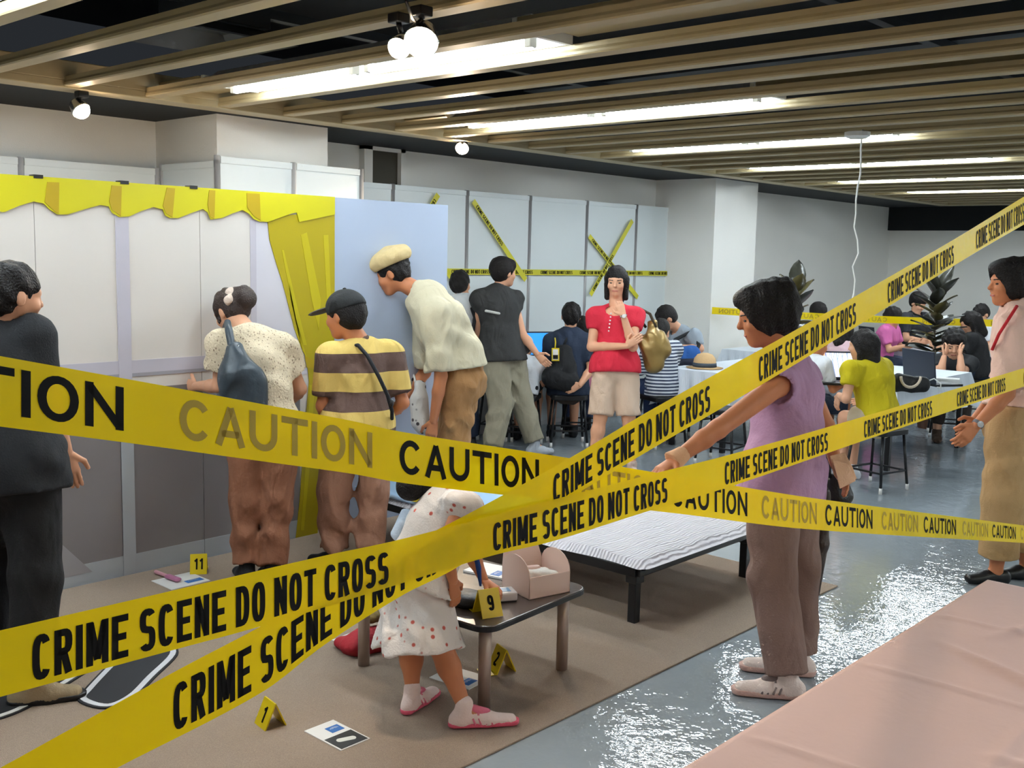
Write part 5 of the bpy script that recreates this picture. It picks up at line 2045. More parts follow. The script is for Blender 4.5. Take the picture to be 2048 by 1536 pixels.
# her shoulder bag
bgm = mat('slate leather', (44, 54, 62), .42, var=.15, vscale=14, bump=.3, bscale=30)
bo = at(478, 745, D - .14)
bg = thing('shoulder_bag', 'slate blue soft leather bag on the back of the crochet top woman', 'bag', bo)
blob('bag_body', bgm, bg, [P_cone(at(470, 700, D - .14), at(478, 745, D - .15), .045, .085, .05), P_flat(at(478, 745, D - .15), at(476, 812, D - .14), (.105, .06), (.13, .07), CR, .05), P_cone(at(515, 768, D - .14), at(508, 825, D - .14), .04, .05, .05)], .009, wrinkle=.012, wf=42, seed=4)
MB().tube([at(455, 645, D - .06), at(458, 662, D - .13), at(463, 690, D - .15), at(470, 712, D - .16)], [.018, .02, .02, .026], 8).build('strap', bgm, bg, smooth=True)
MB().tube([at(455, 645, D - .06), at(452, 652, D + .02), at(448, 668, D + .12)], [.018, .018, .016], 8).build('strap', bgm, bg, smooth=True)
for dx in (-9, 9):
    MB().tube([at(467 + dx, 690, D - .17), at(467 + dx, 702, D - .17)], .006, 8).build('buckle', M['chrome'], bg, smooth=True)

# ---- 3 boy in a striped polo shirt and dark cap
D = 5.75
stp = banded(fab('yellow brown striped jersey', (210, 180, 100)), [(0, (222, 190, 106)), (.5, (88, 66, 58))], 1 / .205, .28)
J = dict(hd=at(690, 630, D), nk=at(722, 690, D + .02), sl=at(664, 716, D - .06), sr=at(778, 712, D + .12), el=at(645, 812, D - .05), wl=at(664, 872, D + .1), er=at(806, 806, D + .1), wr=at(770, 836, D + .26),
         hl=az(684, .78, D - .03), hr=az(744, .78, D + .05), kl=az(668, .42, D - .02), kr=az(746, .42, D + .06))
for k, px in (('l', 668), ('r', 738)):
    q = az(px, .08, D)
    J['a' + k] = q
    J['t' + k] = V(q[0], q[1], 0) + unit(AWAY * .4 + LEFT * .9) * .17
nt, N, L, B = nodes(stp)
p3, ax3 = person('boy in yellow and brown striped polo shirt with a dark cap', J, LEFT * .9 + AWAY * .42 - UP * .1, s=.93, hs=1.06, skin='skin_tan', hair='short', top=dict(m=stp, sleeve=.82, loose=.024, hem=.12, sloose=.026, wr=.008), collar=fab('brown collar', (92, 70, 60)),
                 bottom=dict(m=fab('pinkish tan trousers', (152, 110, 88), fold=.8), len=1.93, loose=.03, flare=.012, wr=.015), shoes=dict(m=blackfab), seed=3, spine=at(718, 790, D + .03))
cap_part(p3, J['hd'], ax3, 1.1, 'baseball', fab('black cap', (26, 27, 28)), fab('grey cap brim', (92, 88, 80)))
bs = thing('crossbody_strap', 'thin black crossbody strap over the striped shirt', 'strap', at(770, 770, D))
MB().tube([at(716, 690, D - .10), at(735, 712, D - .115), at(757, 752, D - .12), at(775, 790, D - .11), at(784, 822, D - .07), at(784, 838, D - .02)], .0105, 6).build('webbing', blackfab, bs, smooth=True)
MB().tube([at(716, 690, D - .10), at(700, 694, D - .02), at(690, 712, D + .08)], .0105, 6).build('webbing', blackfab, bs, smooth=True)
blob('buckle', M['black'], bs, [P_ell(at(783, 806, D - .09), np.eye(3), (.014, .014, .022))], .006)

# ---- 4 tall man with flat cap bending forward
D = 6.62
shm = fab('pale khaki shirt', (200, 190, 162), fold=.6)
J = dict(hd=at(783, 545, D), nk=at(846, 588, D), sl=at(872, 630, D - .17), sr=at(856, 620, D + .2), el=at(882, 752, D - .20), wl=at(867, 842, D - .16), fl=at(858, 900, D - .14), er=at(850, 745, D + .3), wr=at(815, 790, D + .2),
         hl=az(916, .92, D - .07), hr=az(926, .92, D + .1), kl=az(908, .49, D - .06), kr=az(900, .49, D + .1))
for k, px, dd in (('l', 912, -.07), ('r', 896, .1)):
    q = az(px, .085, D + dd)
    J['a' + k] = q
    J['t' + k] = V(q[0], q[1], 0) + unit(AWAY * .3 + LEFT * .9) * .18
p4, ax4 = person('tall bending man in pale khaki shirt, tan trousers and flat cap', J, LEFT * .92 + AWAY * .05 - UP * .42, s=1.05, hs=1.06, skin='skin_tan', hair='short', top=dict(m=shm, sleeve=.92, loose=.048, hem=-.085, sloose=.035, wr=.014, wf=24), collar=shm,
                 bottom=dict(m=fab('tan brown trousers', (156, 114, 70), fold=.8), wr=.012, len=1.95, loose=.03, belt=M['black'], rise=.10), shoes=dict(m=blackfab), seed=4, spine=at(915, 706, D), faceparts=True, palm=dict(l=-FH, tl=LEFT))
cap_part(p4, J['hd'], ax4, 1.28, 'flat', fab('cream flat cap', (208, 184, 134)), fab('cream brim', (190, 172, 132)))
fb = at(836, 812, D + .12)
fbt = thing('floral_bag', 'white floral bag hanging in front of the flat cap man', 'bag', fb)
flm = fab('white floral cloth', (210, 204, 196))
nt, N, L, B = nodes(flm)
vo = N.new('ShaderNodeTexVoronoi')
vo.inputs['Scale'].default_value = 22
tc = N.new('ShaderNodeTexCoord')
rp = N.new('ShaderNodeValToRGB')
rp.color_ramp.elements[0].position = .2
rp.color_ramp.elements[0].color = lin((70, 60, 60))
rp.color_ramp.elements[1].position = .3
rp.color_ramp.elements[1].color = lin((214, 208, 200))
for l in list(B.inputs['Base Color'].links):
    L.remove(l)
L.new(tc.outputs['Object'], vo.inputs['Vector'])
L.new(vo.outputs['Distance'], rp.inputs[0])
L.new(rp.outputs[0], B.inputs['Base Color'])
blob('bag_body', flm, fbt, [P_flat(at(840, 770, D + .1), at(838, 845, D + .1), (.04, .03), (.05, .04), CR, .03), P_cone(at(838, 800, D + .1), at(846, 856, D + .1), .05, .045, .04)], .01, wrinkle=.008)
MB().tube([at(832, 770, D + .1), at(828, 750, D + .16), at(815, 790, D + .2)], .008, 6).build('handle', flm, fbt, smooth=True)

# ---- 5 walking man in a dark vest
D = 9.0
khk = fab('grey khaki trousers', (136, 130, 112))
J = dict(hd=at(1008, 545, D), nk=at(996, 580, D), sl=at(962, 602, D - .02), sr=at(1026, 604, D + .08), er=at(1044, 668, D + .05), wr=at(1074, 708, D + .02), fr=at(1100, 735, D), el=at(958, 668, D + .1), wl=at(984, 715, D + .25),
         hl=az(985, .86, D - .03), hr=az(1018, .86, D + .08), kr=az(1042, .48, D + .1), kl=az(1002, .46, D - .05))
q = az(1070, .10, D + .1)
J['ar'], J['tr'] = q, V(q[0], q[1], 0) + unit(RIGHT + AWAY * .3) * .18
q = az(985, .09, D - .15)
J['al'], J['tl'] = q, V(q[0], q[1], 0) + unit(RIGHT + AWAY * .3) * .18
p5, _ = person('walking man in a dark sleeveless vest and grey khaki trousers', J, RIGHT * .8 + AWAY * .55, s=1.03, cell=.013, hair='full', top=dict(m=fab('charcoal vest', (44, 44, 44)), sleeve=.28, loose=.03, hem=.05), bottom=dict(m=khk, len=1.95, loose=.04, wr=.012), shoes=dict(m=fab('pale trainers', (170, 176, 184))), seed=5)
blob('silver_stripe', mat('silver reflective stripe', (190, 190, 186), .3), p5, [P_cone(at(972, 622, D - .17), at(998, 627, D - .15), .012, .012)], .006)

# ---- 6 standing man behind the flat cap man
D = 9.2
J = standing(at(921, 568, D), AWAY * .8 + LEFT * .5, .98)
J['nk'] = at(930, 598, D)
p6, _ = person('man with short black hair in a white shirt standing behind the flat cap man', J, AWAY * .75 + RIGHT * .3, s=.98, hs=.98, cell=.014, top=dict(m=fab('white shirt', (216, 220, 222)), sleeve=.7, loose=.03, hem=.1), bottom=dict(m=navy, len=1.95, loose=.03), shoes=dict(m=blackfab), seed=6)
bk = thing('backpack', 'black backpack on the man behind the flat cap man', 'bag', at(930, 680, D - .25))
blob('pack_body', blackfab, bk, [P_flat(at(922, 668, D - .22), at(932, 720, D - .22), (.11, .06), (.12, .07), CR, .04)], .013, wrinkle=.006)
MB().tube([at(944, 616, D - .12), at(950, 634, D - .16), at(945, 664, D - .2)], .018, 8).build('strap', blackfab, bk, smooth=True)

# ---- 7 children at the panel counter
wht = fab('white cotton', (222, 224, 228))
D = 9.5
J = seated(at(1048, 695, D), AWAY * .9 + RIGHT * .2, .82, lean=.06)
p7, ax7 = person('small child in white shirt and white hat sitting at the panel counter', J, AWAY * .8 + RIGHT * .3 - UP * .2, s=.8, hs=.9, cell=.013, top=dict(m=wht, sleeve=.7, loose=.02), bottom=dict(m=fab('black shorts', (26, 26, 30)), len=.8, loose=.02), shoes=dict(m=blackfab), seed=7)
cap_part(p7, J['hd'], ax7, .95, 'baseball', wht)
stl7 = J
D = 9.85
J = seated(at(1006, 690, D), AWAY * .9 + RIGHT * .25, .76, lean=.02)
p7b, _ = person('child in pink clothes half hidden behind the walking man', J, AWAY, s=.82, hs=.9, cell=.014, hair='bob', top=dict(m=fab('pink cotton', (226, 170, 196)), sleeve=.7, loose=.03, hem=.08), bottom=dict(m=fab('pink skirt', (214, 160, 190)), len=.85, loose=.03), shoes=dict(m=wht), seed=8)
stl7b = J
# ---- 8 man in navy polo
D = 9.6
J = dict(hd=at(1142, 631, D), nk=at(1140, 664, D), sl=at(1104, 684, D + .05), sr=at(1174, 686, D - .05), er=at(1182, 738, D - .12), wr=at(1160, 770, D - .26), fr=at(1143, 778, D - .26), el=at(1092, 735, D + .1), wl=at(1085, 722, D + .35),
         hl=az(1118, .53, D + .0), hr=az(1156, .53, D - .03), kl=az(1105, .53, D + .36), kr=az(1150, .53, D + .4))
for k in 'lr':
    J['a' + k] = V(J['k' + k][0], J['k' + k][1], .085)
    J['t' + k] = V(J['k' + k][0], J['k' + k][1], 0) + AWAY * .17
person('seated man in a navy polo shirt with black hair at the panel counter', J, AWAY, s=1.0, hs=1.0, cell=.013, top=dict(m=fab('navy polo', (32, 44, 64)), sleeve=.75, loose=.026, hem=.08), bottom=dict(m=fab('brown shorts', (70, 56, 46)), len=1.1, loose=.02), shoes=dict(m=blackfab), seed=9, palm=dict(r=TOCAM, tr=UP))
stl8 = J
bk = thing('backpack', 'black bag with a yellow luggage tag on the man in navy', 'bag', at(1126, 745, D - .2))
blob('pack_body', fab('black nylon', (18, 19, 22)), bk, [P_flat(at(1128, 700, D - .17), at(1124, 762, D - .2), (.08, .05), (.16, .08), CR, .05), P_cone(at(1100, 752, D - .2), at(1140, 770, D - .2), .07, .07, .05)], .012, wrinkle=.008)
MB().tube([at(1128, 690, D - .15), at(1135, 675, D - .12), at(1150, 668, D)], .014, 6).build('strap', blackfab, bk, smooth=True)
tgp = bk
tg = MB().obox(at(1111, 709, D - .265), CR, CU, CF, .034, .058, .004).build('luggage_tag', M['yellow'], bk, bevel=.003)
MB().obox(at(1111, 709, D - .2705), CR, CU, CF, .024, .046, .001).build('tag_card', M['paper'], bk)
MB().obox(at(1111, 714, D - .2725), CR, CU, CF, .022, .018, .001).build('tag_print', M['print_black'], bk)
MB().tube([at(1110, 697, D - .265), at(1111, 685, D - .25), at(1110, 676, D - .2)], .006, 6).build('tag_strap', M['yellow'], bk, smooth=True)
# ---- 10 person behind the woman in red
D = 10.1
J = seated(at(1164, 655, D), AWAY, .9, lean=.05)
person('dark haired person in pink sitting between the navy man and the red shirt woman', J, AWAY, s=.85, hs=.92, cell=.014, hair='bob', top=dict(m=fab('rose pink cotton', (206, 128, 150)), sleeve=.7, loose=.02), bottom=dict(m=fab('jeans blue', (50, 62, 92)), len=1.9), shoes=dict(m=blackfab), seed=10)
stl10 = J

# ---- 9 woman in the red shirt, hand on chin
D = 8.3
J = dict(hd=at(1233, 562, D), nk=at(1231, 616, D + .03), sr=at(1192, 634, D), sl=at(1270, 634, D + .02), er=at(1183, 694, D - .03), wr=at(1254, 692, D - .20), fr=at(1284, 672, D - .22), el=at(1266, 694, D - .14), wl=at(1246, 630, D - .18), fl=at(1236, 600, D - .15),
         hr=az(1210, .86, D), hl=az(1250, .86, D), kr=az(1201, .47, D - .04), kl=az(1257, .47, D - .02))
q = az(1184, .085, D)
J['ar'], J['tr'] = q, V(q[0], q[1], 0) + unit(TOCAM + LEFT * .3) * .17
q = az(1264, .085, D)
J['al'], J['tl'] = q, V(q[0], q[1], 0) + unit(TOCAM + RIGHT * .2) * .17
p9, ax9 = person('woman in red short sleeved top and beige shorts resting her chin on her hand', J, TOCAM * .95 + LEFT * .2 - UP * .12, s=.96, hs=.98, cell=.011, hair='bob', top=dict(m=fab('red jersey', (196, 34, 56)), sleeve=.42, loose=.014, hem=.05, neck=.95, wr=.005), bottom=dict(m=fab('beige linen shorts', (206, 180, 158)), len=.97, loose=.022, flare=.012, rise=.1),
                 shoes=dict(m=fab('pale shoe', (190, 170, 160))), seed=11, faceparts=True, palm=dict(r=TOCAM, tr=UP, l=TOCAM, tl=LEFT), curl=(.55, .25))
for k in range(6):
    blob('button', M['paper'], p9, [P_ell(at(1222 - .9 * k, 627 + 7 * k, D - .128 + .002 * k), np.eye(3), (.007, .007, .007))], .0035)
wt = thing('wrist_watch', 'silver watch on the raised wrist of the red shirt woman', 'watch', J['wl'])
dw = unit(J['fl'] - J['wl'])
MB().lathe(J['wl'] - dw * .012, [(.026, -.007), (.030, -.006), (.030, .006), (.026, .007)], 18, dw).build('bracelet', M['chrome'], wt, smooth=True)
MB().lathe(J['wl'] - dw * .012 - CF * .028, [(.004, -.004), (.015, -.004), (.015, .004), (.004, .005)], 16, -CF).build('dial', M['paper'], wt)
# gold shoulder bag
gm = mat('bronze gold leather', (142, 116, 66), .32, metal=.35, var=.2, vscale=9, bump=.35, bscale=18)
gbg = thing('shoulder_bag', 'bronze leather shoulder bag under the arm of the red shirt woman', 'bag', at(1305, 690, D + .05))
blob('bag_body', gm, gbg, [P_flat(at(1308, 648, D + .06), at(1304, 690, D + .04), (.035, .05), (.105, .08), CR, .05), P_flat(at(1304, 690, D + .04), at(1308, 728, D + .04), (.11, .085), (.085, .075), CR, .05), P_cone(at(1322, 668, D + .05), at(1328, 700, D + .05), .03, .06, .05)], .010, wrinkle=.016, wf=40, seed=3)
MB().tube([at(1312, 655, D + .02), at(1300, 628, D + .05), at(1278, 616, D + .06), at(1270, 625, D + .1), at(1292, 655, D + .12)], .012, 8).build('strap', fab('brown strap', (66, 54, 38)), gbg, smooth=True)

# ---- 11 man in grey T-shirt bent over a blue bag, and a child beside him
D = 10.3
gtm = fab('heather grey jersey', (150, 160, 170))
J = dict(hd=at(1332, 636, D - .1), nk=at(1358, 660, D), sl=at(1388, 674, D - .2), sr=at(1352, 672, D + .15), el=at(1400, 698, D - .24), wl=at(1356, 694, D - .28), fl=at(1340, 696, D - .28), er=at(1345, 712, D + .1), wr=at(1338, 712, D - .1),
         hl=az(1385, .55, D), hr=az(1378, .55, D + .2), kl=az(1340, .53, D - .25), kr=az(1335, .53, D + .1))
for k in 'lr':
    J['a' + k] = V(J['k' + k][0], J['k' + k][1], .085)
    J['t' + k] = V(J['k' + k][0], J['k' + k][1], 0) + LEFT * .17
person('man in grey T-shirt bent over a blue bag near the pilaster', J, LEFT * .8 + TOCAM * .2 - UP * .55, s=1.0, hs=1.0, cell=.013, top=dict(m=gtm, sleeve=.75, loose=.02), bottom=dict(m=navy, len=1.9), shoes=dict(m=blackfab), seed=12)
stl11 = J
bb = thing('messenger_bag', 'blue messenger bag on the lap of the man in grey', 'bag', at(1366, 715, D - .3))
blob('bag_body', fab('royal blue nylon', (36, 84, 150)), bb, [P_flat(at(1350, 716, D - .32), at(1390, 712, D - .3), (.06, .11), (.06, .10), CF, .04)], .012, wrinkle=.006)
blob('flap', fab('dark navy flap', (22, 28, 46)), bb, [P_flat(at(1352, 730, D - .37), at(1395, 726, D - .35), (.035, .06), (.035, .05), CF, .03)], .012)
MB().tube([at(1388, 712, D - .32), at(1398, 690, D - .28), at(1380, 664, D - .22), at(1350, 680, D - .25), at(1345, 705, D - .3)], .02, 6).build('strap', blackfab, bb, smooth=True)
D = 9.6
strp = banded(fab('striped jersey', (200, 204, 210)), [(0, (210, 214, 220)), (.5, (48, 58, 80))], 1 / .03)
J = seated(at(1322, 662, D), AWAY * .8 + LEFT * .4, .9, lean=.03)
person('child in a navy striped top and jeans between the bronze bag and the blue bag', J, AWAY * .8 + RIGHT * .5 - UP * .3, s=.85, hs=.92, cell=.013, top=dict(m=strp, sleeve=1.2, loose=.02), bottom=dict(m=fab('blue jeans', (38, 56, 92)), len=1.9, loose=.02), shoes=dict(m=blackfab), seed=13)
stl11b = J

# ---- 12 woman in lavender, arm stretched
D = 4.28
lav = fab('lavender crinkle cotton', (176, 136, 168), bump=.35, bscale=60)
J = dict(hd=at(1530, 630, D), nk=at(1562, 712, D + .06), sl=at(1556, 770, D - .14), sr=at(1606, 752, D + .2), el=at(1436, 858, D - .30), wl=at(1352, 918, D - .38), fl=at(1308, 950, D - .42), er=at(1652, 852, D + .22), wr=at(1672, 930, D + .12), fr=at(1690, 965, D + .08),
         hl=az(1548, .85, D - .10), hr=az(1580, .85, D + .12), kl=az(1545, .47, D - .10), kr=az(1596, .47, D + .12))
q = gp(1572, 1396)
J['al'], J['tl'] = V(q[0], q[1], .085), gp(1466, 1386)
q = gp(1594, 1350)
J['ar'], J['tr'] = V(q[0], q[1], .085), gp(1482, 1338)
shoe_lav = fab('pale pink beige trainer', (238, 220, 210))
p12, ax12 = person('woman in a lavender sleeveless tunic and taupe trousers stretching out her arm', J, LEFT * .97 + AWAY * .1 - UP * .22, s=.97, hs=1.02, cell=.009, skin='skin_tan', hair='upsweep', top=dict(m=lav, sleeve=0, loose=.03, hem=.16, flare=.03, wr=.010, wf=22),
                   bottom=dict(m=fab('taupe trousers', (128, 102, 92)), len=1.95, loose=.028, flare=.012, wr=.006), shoes=dict(m=shoe_lav, sole=fab('pink sole', (214, 176, 164)), lace=fab('grey lace', (150, 140, 140)), trim=fab('grey shoe mesh', (128, 114, 110), fold=0)), seed=14, spine=at(1576, 850, D + .03),
                   palm=dict(l=UP, tl=TOCAM, r=RIGHT, tr=TOCAM), faceparts=True)
blob('hair_pin', mat('amber hair pin', (190, 130, 90), .3), p12, [P_cone(at(1566, 600, D - .09), at(1582, 616, D - .07), .006, .008)], .005)
wd_ = unit(J['fl'] - J['wl'])
blob('wrist_cuff', fab('beige cuff', (226, 176, 136)), p12, [P_cone(J['wl'] - wd_ * .045, J['wl'] + wd_ * .02, .030, .041, .01, cap='ab')], .007, wrinkle=.004, wf=70)
pch = thing('purse', 'folded beige cloth purse in the hand of the lavender woman', 'purse', at(1690, 945, D + .08))
clm = fab('beige cloth', (222, 178, 146))
for nm_, poly_, dd_ in (('folded_cloth', [(1660, 912), (1690, 905), (1706, 935), (1714, 958), (1684, 972), (1668, 950)], .0), ('folded_cloth', [(1664, 918), (1696, 928), (1712, 962), (1680, 978), (1672, 945)], -.02)):
    MB().prism([at(x_, y_, D + .02 + dd_ + .0006 * (x_ - 1660)) for x_, y_ in poly_], CF * .008).build(nm_, clm, pch, bevel=.003)
um = thing('umbrella', 'folded dark brown umbrella hanging beside the lavender woman', 'umbrella', at(1640, 1100, D + .18))
umm = fab('dark brown umbrella cloth', (58, 46, 40), rough=.5)
ut, ub = at(1646, 985, D + .2), at(1634, 1188, D + .18)
blob('folded_canopy', umm, um, [P_cone(ut, ut + (ub - ut) * .5, .030, .034, .02), P_cone(ut + (ub - ut) * .5, ub, .034, .012, .02)], .007, wrinkle=.006, wf=80)
MB().tube([ub, ub + (ub - ut) * .09], [.007, .005], 8).build('tip', M['black'], um, smooth=True)
MB().tube([ut, ut - (ub - ut) * .12], .012, 8).build('handle', M['black'], um, smooth=True)
hbk = thing('hand_bag', 'small black bag hanging from the arm of the lavender woman', 'bag', at(1680, 985, D + .3))
blob('bag_body', fab('black leather', (18, 18, 20), rough=.4), hbk, [P_flat(at(1672, 962, D + .3), at(1680, 995, D + .3), (.05, .04), (.06, .045), CR, .03)], .009, wrinkle=.006)
MB().tube([at(1660, 955, D + .28), at(1655, 900, D + .26), at(1668, 880, D + .3), at(1685, 955, D + .32)], .007, 6).build('handle', M['black'], hbk, smooth=True)

# ---- 13 girl in yellow
D = 8.0
J = dict(hd=at(1725, 690, D), nk=at(1738, 726, D + .02), sl=at(1704, 742, D - .08), sr=at(1764, 738, D + .14), el=at(1692, 798, D - .12), wl=at(1684, 772, D + .1), fl=at(1676, 806, D + .15), er=at(1772, 792, D + .2), wr=at(1730, 800, D + .4),
         hl=az(1750, .54, D - .06), hr=az(1768, .54, D + .1), kl=az(1690, .53, D + .12), kr=az(1712, .53, D + .35))
J['wl'] = at(1678, 790, D + .1)
J['fl'] = at(1672, 812, D + .14)
for k in 'lr':
    J['a' + k] = V(J['k' + k][0], J['k' + k][1], .085)
    J['t' + k] = V(J['k' + k][0], J['k' + k][1], 0) + unit(LEFT + AWAY) * .15
person('girl with black bob hair in a yellow shirt sitting on a stool', J, LEFT * .75 + AWAY * .65 - UP * .1, s=.92, hs=.98, cell=.012, hair='bob', top=dict(m=fab('yellow cotton', (196, 178, 14)), sleeve=.5, loose=.036, hem=.05, sloose=.02, wr=.008), bottom=dict(m=fab('pale shorts', (196, 178, 150)), len=.75, loose=.025), shoes=dict(m=wht), seed=15)
stl13 = J
# ---- 14 child behind the lavender woman
D = 8.75
J = seated(at(1634, 688, D), RIGHT * .8 + AWAY * .3, .9, lean=.08)
person('child in a white T-shirt just behind the back of the lavender woman', J, RIGHT * .8 + AWAY * .3 - UP * .2, s=.85, hs=.92, cell=.013, skin='skin_tan', top=dict(m=wht, sleeve=.7, loose=.02), bottom=dict(m=navy, len=1.0), shoes=dict(m=blackfab), seed=16)
stl14 = J
# ---- 15 boy at the rear-facing laptop
D = 10.35
J = seated(at(1908, 688, D), TOCAM * .9 + LEFT * .3, 1.05, lean=.12)
J['el'] = at(1922, 748, D - .3)
J['wl'] = at(1921, 712, D - .25)
J['fl'] = at(1917, 690, D - .16)
J['er'] = at(1880, 748, D - .2)
J['wr'] = at(1888, 714, D - .2)
J['fr'] = at(1896, 694, D - .16)
person('boy in black leaning his cheeks on both hands behind the laptop', J, TOCAM * .9 + LEFT * .3 - UP * .35, s=1.05, hs=1.12, cell=.012, hair='full', top=dict(m=blackfab, sleeve=.6, loose=.02), bottom=dict(m=fab('dark brown trousers', (54, 44, 38)), len=1.8), shoes=dict(m=fab('brown shoe', (74, 56, 44))), seed=17, faceparts=True)
stl15 = J
# ---- 16..18 people at the farthest tables
back = [((1940, 645, 11.6), LEFT * .7 + AWAY * .3, 'woman in black with dark hair at the far right table', (26, 26, 28), 'bob', 1.0),
        ((1786, 634, 12.4), RIGHT * .6 + TOCAM * .5, 'child in bright pink bent over the farthest table', (214, 110, 170), 'short', .95),
        ((1636, 628, 12.6), AWAY * .6 + RIGHT * .3, 'dark haired person behind the reversed tape next to the first plant', (60, 64, 74), 'full', 1.0),
        ((1836, 606, 13.3), RIGHT * .3 + TOCAM * .6, 'tall person with glossy black hair between the cord and the second plant', (38, 40, 46), 'full', 1.12),
        ((1962, 628, 12.9), LEFT * .6 + TOCAM * .3, 'person in a white shirt at the far right behind the woman in black', (214, 218, 222), 'short', 1.0),
        ((1690, 664, 11.5), RIGHT * .5 + AWAY * .5, 'person in pale pink behind the yellow shirt girl', (226, 190, 196), 'bob', .95)]
stlb = []
for i, ((px, py, D), f_, lab, col, hst, sc) in enumerate(back):
    J = seated(at(px, py, D), f_, sc, lean=.1, seat=.55)
    person(lab, J, f_ - UP * .35, s=.95 * sc, hs=1.0, cell=.016, hair=hst, top=dict(m=fab('shirt of %s' % lab[:12], col), sleeve=.7, loose=.022), bottom=dict(m=navy, len=1.9), shoes=dict(m=blackfab), seed=20 + i, group='visitors seated at the farthest tables')
    stlb.append(J)

# ---- 19 woman at the right edge
D = 5.72
J = dict(hd=at(2020, 566, D), nk=at(2046, 616, D + .02), sl=at(2034, 662, D - .15), sr=at(2060, 652, D + .2), el=at(2014, 788, D - .2), wl=at(1952, 852, D - .22), fl=at(1922, 884, D - .22), er=at(2000, 780, D + .22), wr=at(1948, 842, D + .05), fr=at(1926, 872, D - .05),
         hl=az(2020, .87, D - .08), hr=az(2034, .87, D + .12), kl=az(2008, .48, D - .08), kr=az(2024, .48, D + .12))
q = gp(1990, 1168)
J['al'], J['tl'] = V(q[0], q[1], .085), q + LEFT * .17
q = gp(2052, 1158)
J['ar'], J['tr'] = V(q[0], q[1], .085), q + LEFT * .15
J['tl'][2] = J['tr'][2] = 0
prs = fab('pale pink shirt', (226, 190, 174))
person('woman in pale pink shirt and beige trousers with clasped hands at the right edge', J, LEFT, s=1.04, hs=1.02, cell=.010, skin='skin_tan', hair='upsweep', top=dict(m=prs, sleeve=.88, loose=.04, hem=-.075, sloose=.035, wr=.01), bottom=dict(m=fab('beige trousers', (176, 142, 98)), len=1.82, loose=.035, flare=.02, rise=.09, belt=navy),
       shoes=dict(m=M['black'], low=True), seed=30, collar=prs, faceparts=True, palm=dict(l=TOCAM, tl=UP, r=TOCAM, tr=UP), curl=(.5, .5), spine=at(2045, 735, D + .02))
ls = thing('lanyard', 'red lanyard around the neck of the woman at the right edge', 'lanyard', at(2010, 640, D - .1))
MB().tube([at(2034, 612, D - .20), at(2016, 640, D - .24), at(1998, 668, D - .22), at(1984, 700, D - .18)], .009, 6).build('ribbon', fab('red ribbon', (186, 30, 40)), ls, smooth=True)
ww = thing('wrist_watch', 'grey watch on the clasped hands of the woman at the right edge', 'watch', J['wl'])
dw = unit(J['wl'] - J['el'])
MB().lathe(J['wl'] - dw * .015, [(.027, -.009), (.031, -.008), (.031, .008), (.027, .009)], 18, dw).build('band', fab('grey strap', (110, 110, 116)), ww, smooth=True)
MB().lathe(J['wl'] - dw * .015 - CF * .029, [(.004, -.005), (.017, -.005), (.017, .003), (.004, .004)], 16, -CF).build('dial', M['chrome'], ww)

# ---- 20 little girl bending over the coffee table
D = 3.92
drs = fab('white dress with small red flowers', (226, 216, 210))
nt, N, L, B = nodes(drs)
vo = N.new('ShaderNodeTexVoronoi')
vo.inputs['Scale'].default_value = 26
tc = N.new('ShaderNodeTexCoord')
rp = N.new('ShaderNodeValToRGB')
rp.color_ramp.interpolation = 'LINEAR'
rp.color_ramp.elements[0].position = .16
rp.color_ramp.elements[0].color = lin((198, 96, 84))
rp.color_ramp.elements[1].position = .24
rp.color_ramp.elements[1].color = lin((228, 220, 214))
for l in list(B.inputs['Base Color'].links):
    L.remove(l)
L.new(tc.outputs['Object'], vo.inputs['Vector'])
L.new(vo.outputs['Distance'], rp.inputs[0])
L.new(rp.outputs[0], B.inputs['Base Color'])
J = dict(hd=at(888, 944, D + .12), nk=at(900, 996, D + .04), sr=at(922, 1016, D - .10), sl=at(898, 1006, D + .16), er=at(890, 1096, D - .14), wr=at(906, 1162, D - .10), fr=at(912, 1200, D - .08), el=at(940, 1100, D + .14), wl=at(968, 1160, D + .12), fl=at(1000, 1184, D + .10),
         hl=at(822, 1150, D + .10), hr=at(848, 1152, D - .05), kl=at(822, 1290, D + .05), kr=at(884, 1298, D - .06))
q = gp(824, 1425)
J['al'], J['tl'] = V(q[0], q[1], .075), gp(872, 1392)
q = gp(928, 1458)
J['ar'], J['tr'] = V(q[0], q[1], .075), gp(1034, 1452)
J['al'][2] = J['ar'][2] = .083
shp = fab('pale pink trainer', (238, 216, 208))
hemc = at(838, 1294, D + .0)
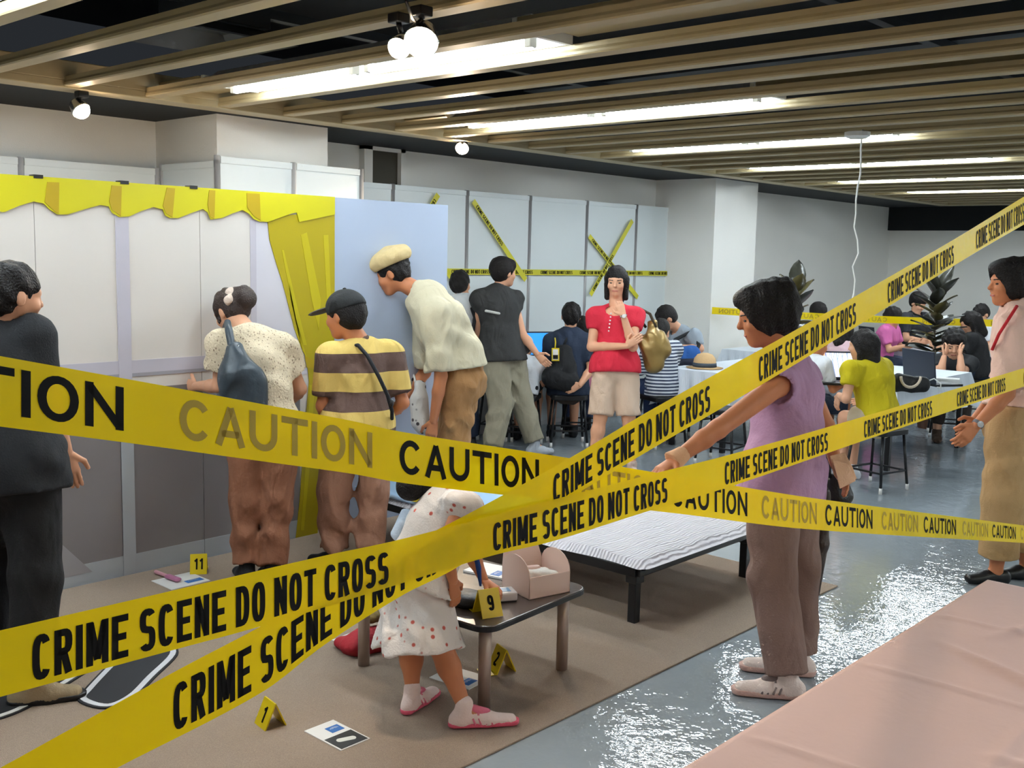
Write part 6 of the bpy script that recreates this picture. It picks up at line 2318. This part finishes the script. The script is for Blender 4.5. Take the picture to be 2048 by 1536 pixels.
p20, _ = person('little girl in a white flowered dress bending over the coffee table', J, RIGHT * .55 + AWAY * .35 - UP * .75, s=.74, hs=.90, cell=.009, skin='skin_tan', hair='bob', top=dict(m=drs, name='dress_bodice', sleeve=.12, loose=.022, hem=.02, wr=.006),
                bottom=dict(m=drs, name='dress_skirt', skirt=(hemc, (.205, .165)), loose=.022, wr=.016, wf=26), shoes=dict(m=shp, sole=fab('hot pink sole', (222, 96, 120)), lace=fab('pink lace', (228, 130, 150)), trim=fab('pink shoe trim', (226, 120, 144), fold=0), z=.008), seed=31, curl=(.6, .3), palm=dict(l=UP, tl=TOCAM))
sash = at(800, 1062, D + .06)
blob('sash_bow', fab('pale blue sash', (196, 210, 226)), p20, [P_flat(at(818, 1030, D + .05), at(790, 1070, D + .03), (.035, .02), (.02, .015), CR, .02), P_cone(at(808, 1048, D + .02), at(796, 1075, D + .02), .02, .012, .02)], .008, wrinkle=.005)
ly = thing('lanyard', 'blue lanyard hanging from the bending girl onto the table', 'lanyard', at(958, 1150, D + .05))
MB().tube([at(908, 1000, D + .02), at(930, 1050, D + .03), at(948, 1095, D + .03), at(957, 1135, D + .04), at(961, 1172, D + .05)], [.008, .008, .009, .011, .005], 6).build('ribbon', fab('blue ribbon', (30, 66, 130)), ly, smooth=True)

# ------------------------------------------------------------------ stools under the seated people
def under(J):
    return (J['hl'] + J['hr']) / 2


for lab, J in (('black stool under the child in the white hat', stl7), ('black stool under the pink child behind the walking man', stl7b), ('black stool under the seated man in navy', stl8),
               ('black stool under the pink person beside the red shirt woman', stl10), ('black stool under the man in grey', stl11), ('black stool under the child in the striped top', stl11b),
               ('black stool under the girl in the yellow shirt', stl13), ('black stool under the white shirt child behind the lavender woman', stl14), ('black stool under the boy behind the laptop', stl15)):
    c = under(J)
    f_ = (J['kl'] + J['kr']) / 2 - c
    stool(lab, c, math.atan2(f_[1], f_[0]))
for i, J in enumerate(stlb):
    c = under(J)
    stool('black stool at the farthest tables under the visitor %s' % ['in black', 'in bright pink', 'next to the first plant', 'next to the second plant', 'in white', 'in pale pink'][i], c, .4)
stool('empty black stool in front of the straw hat table', at(1445, 850, 8.9), .15)
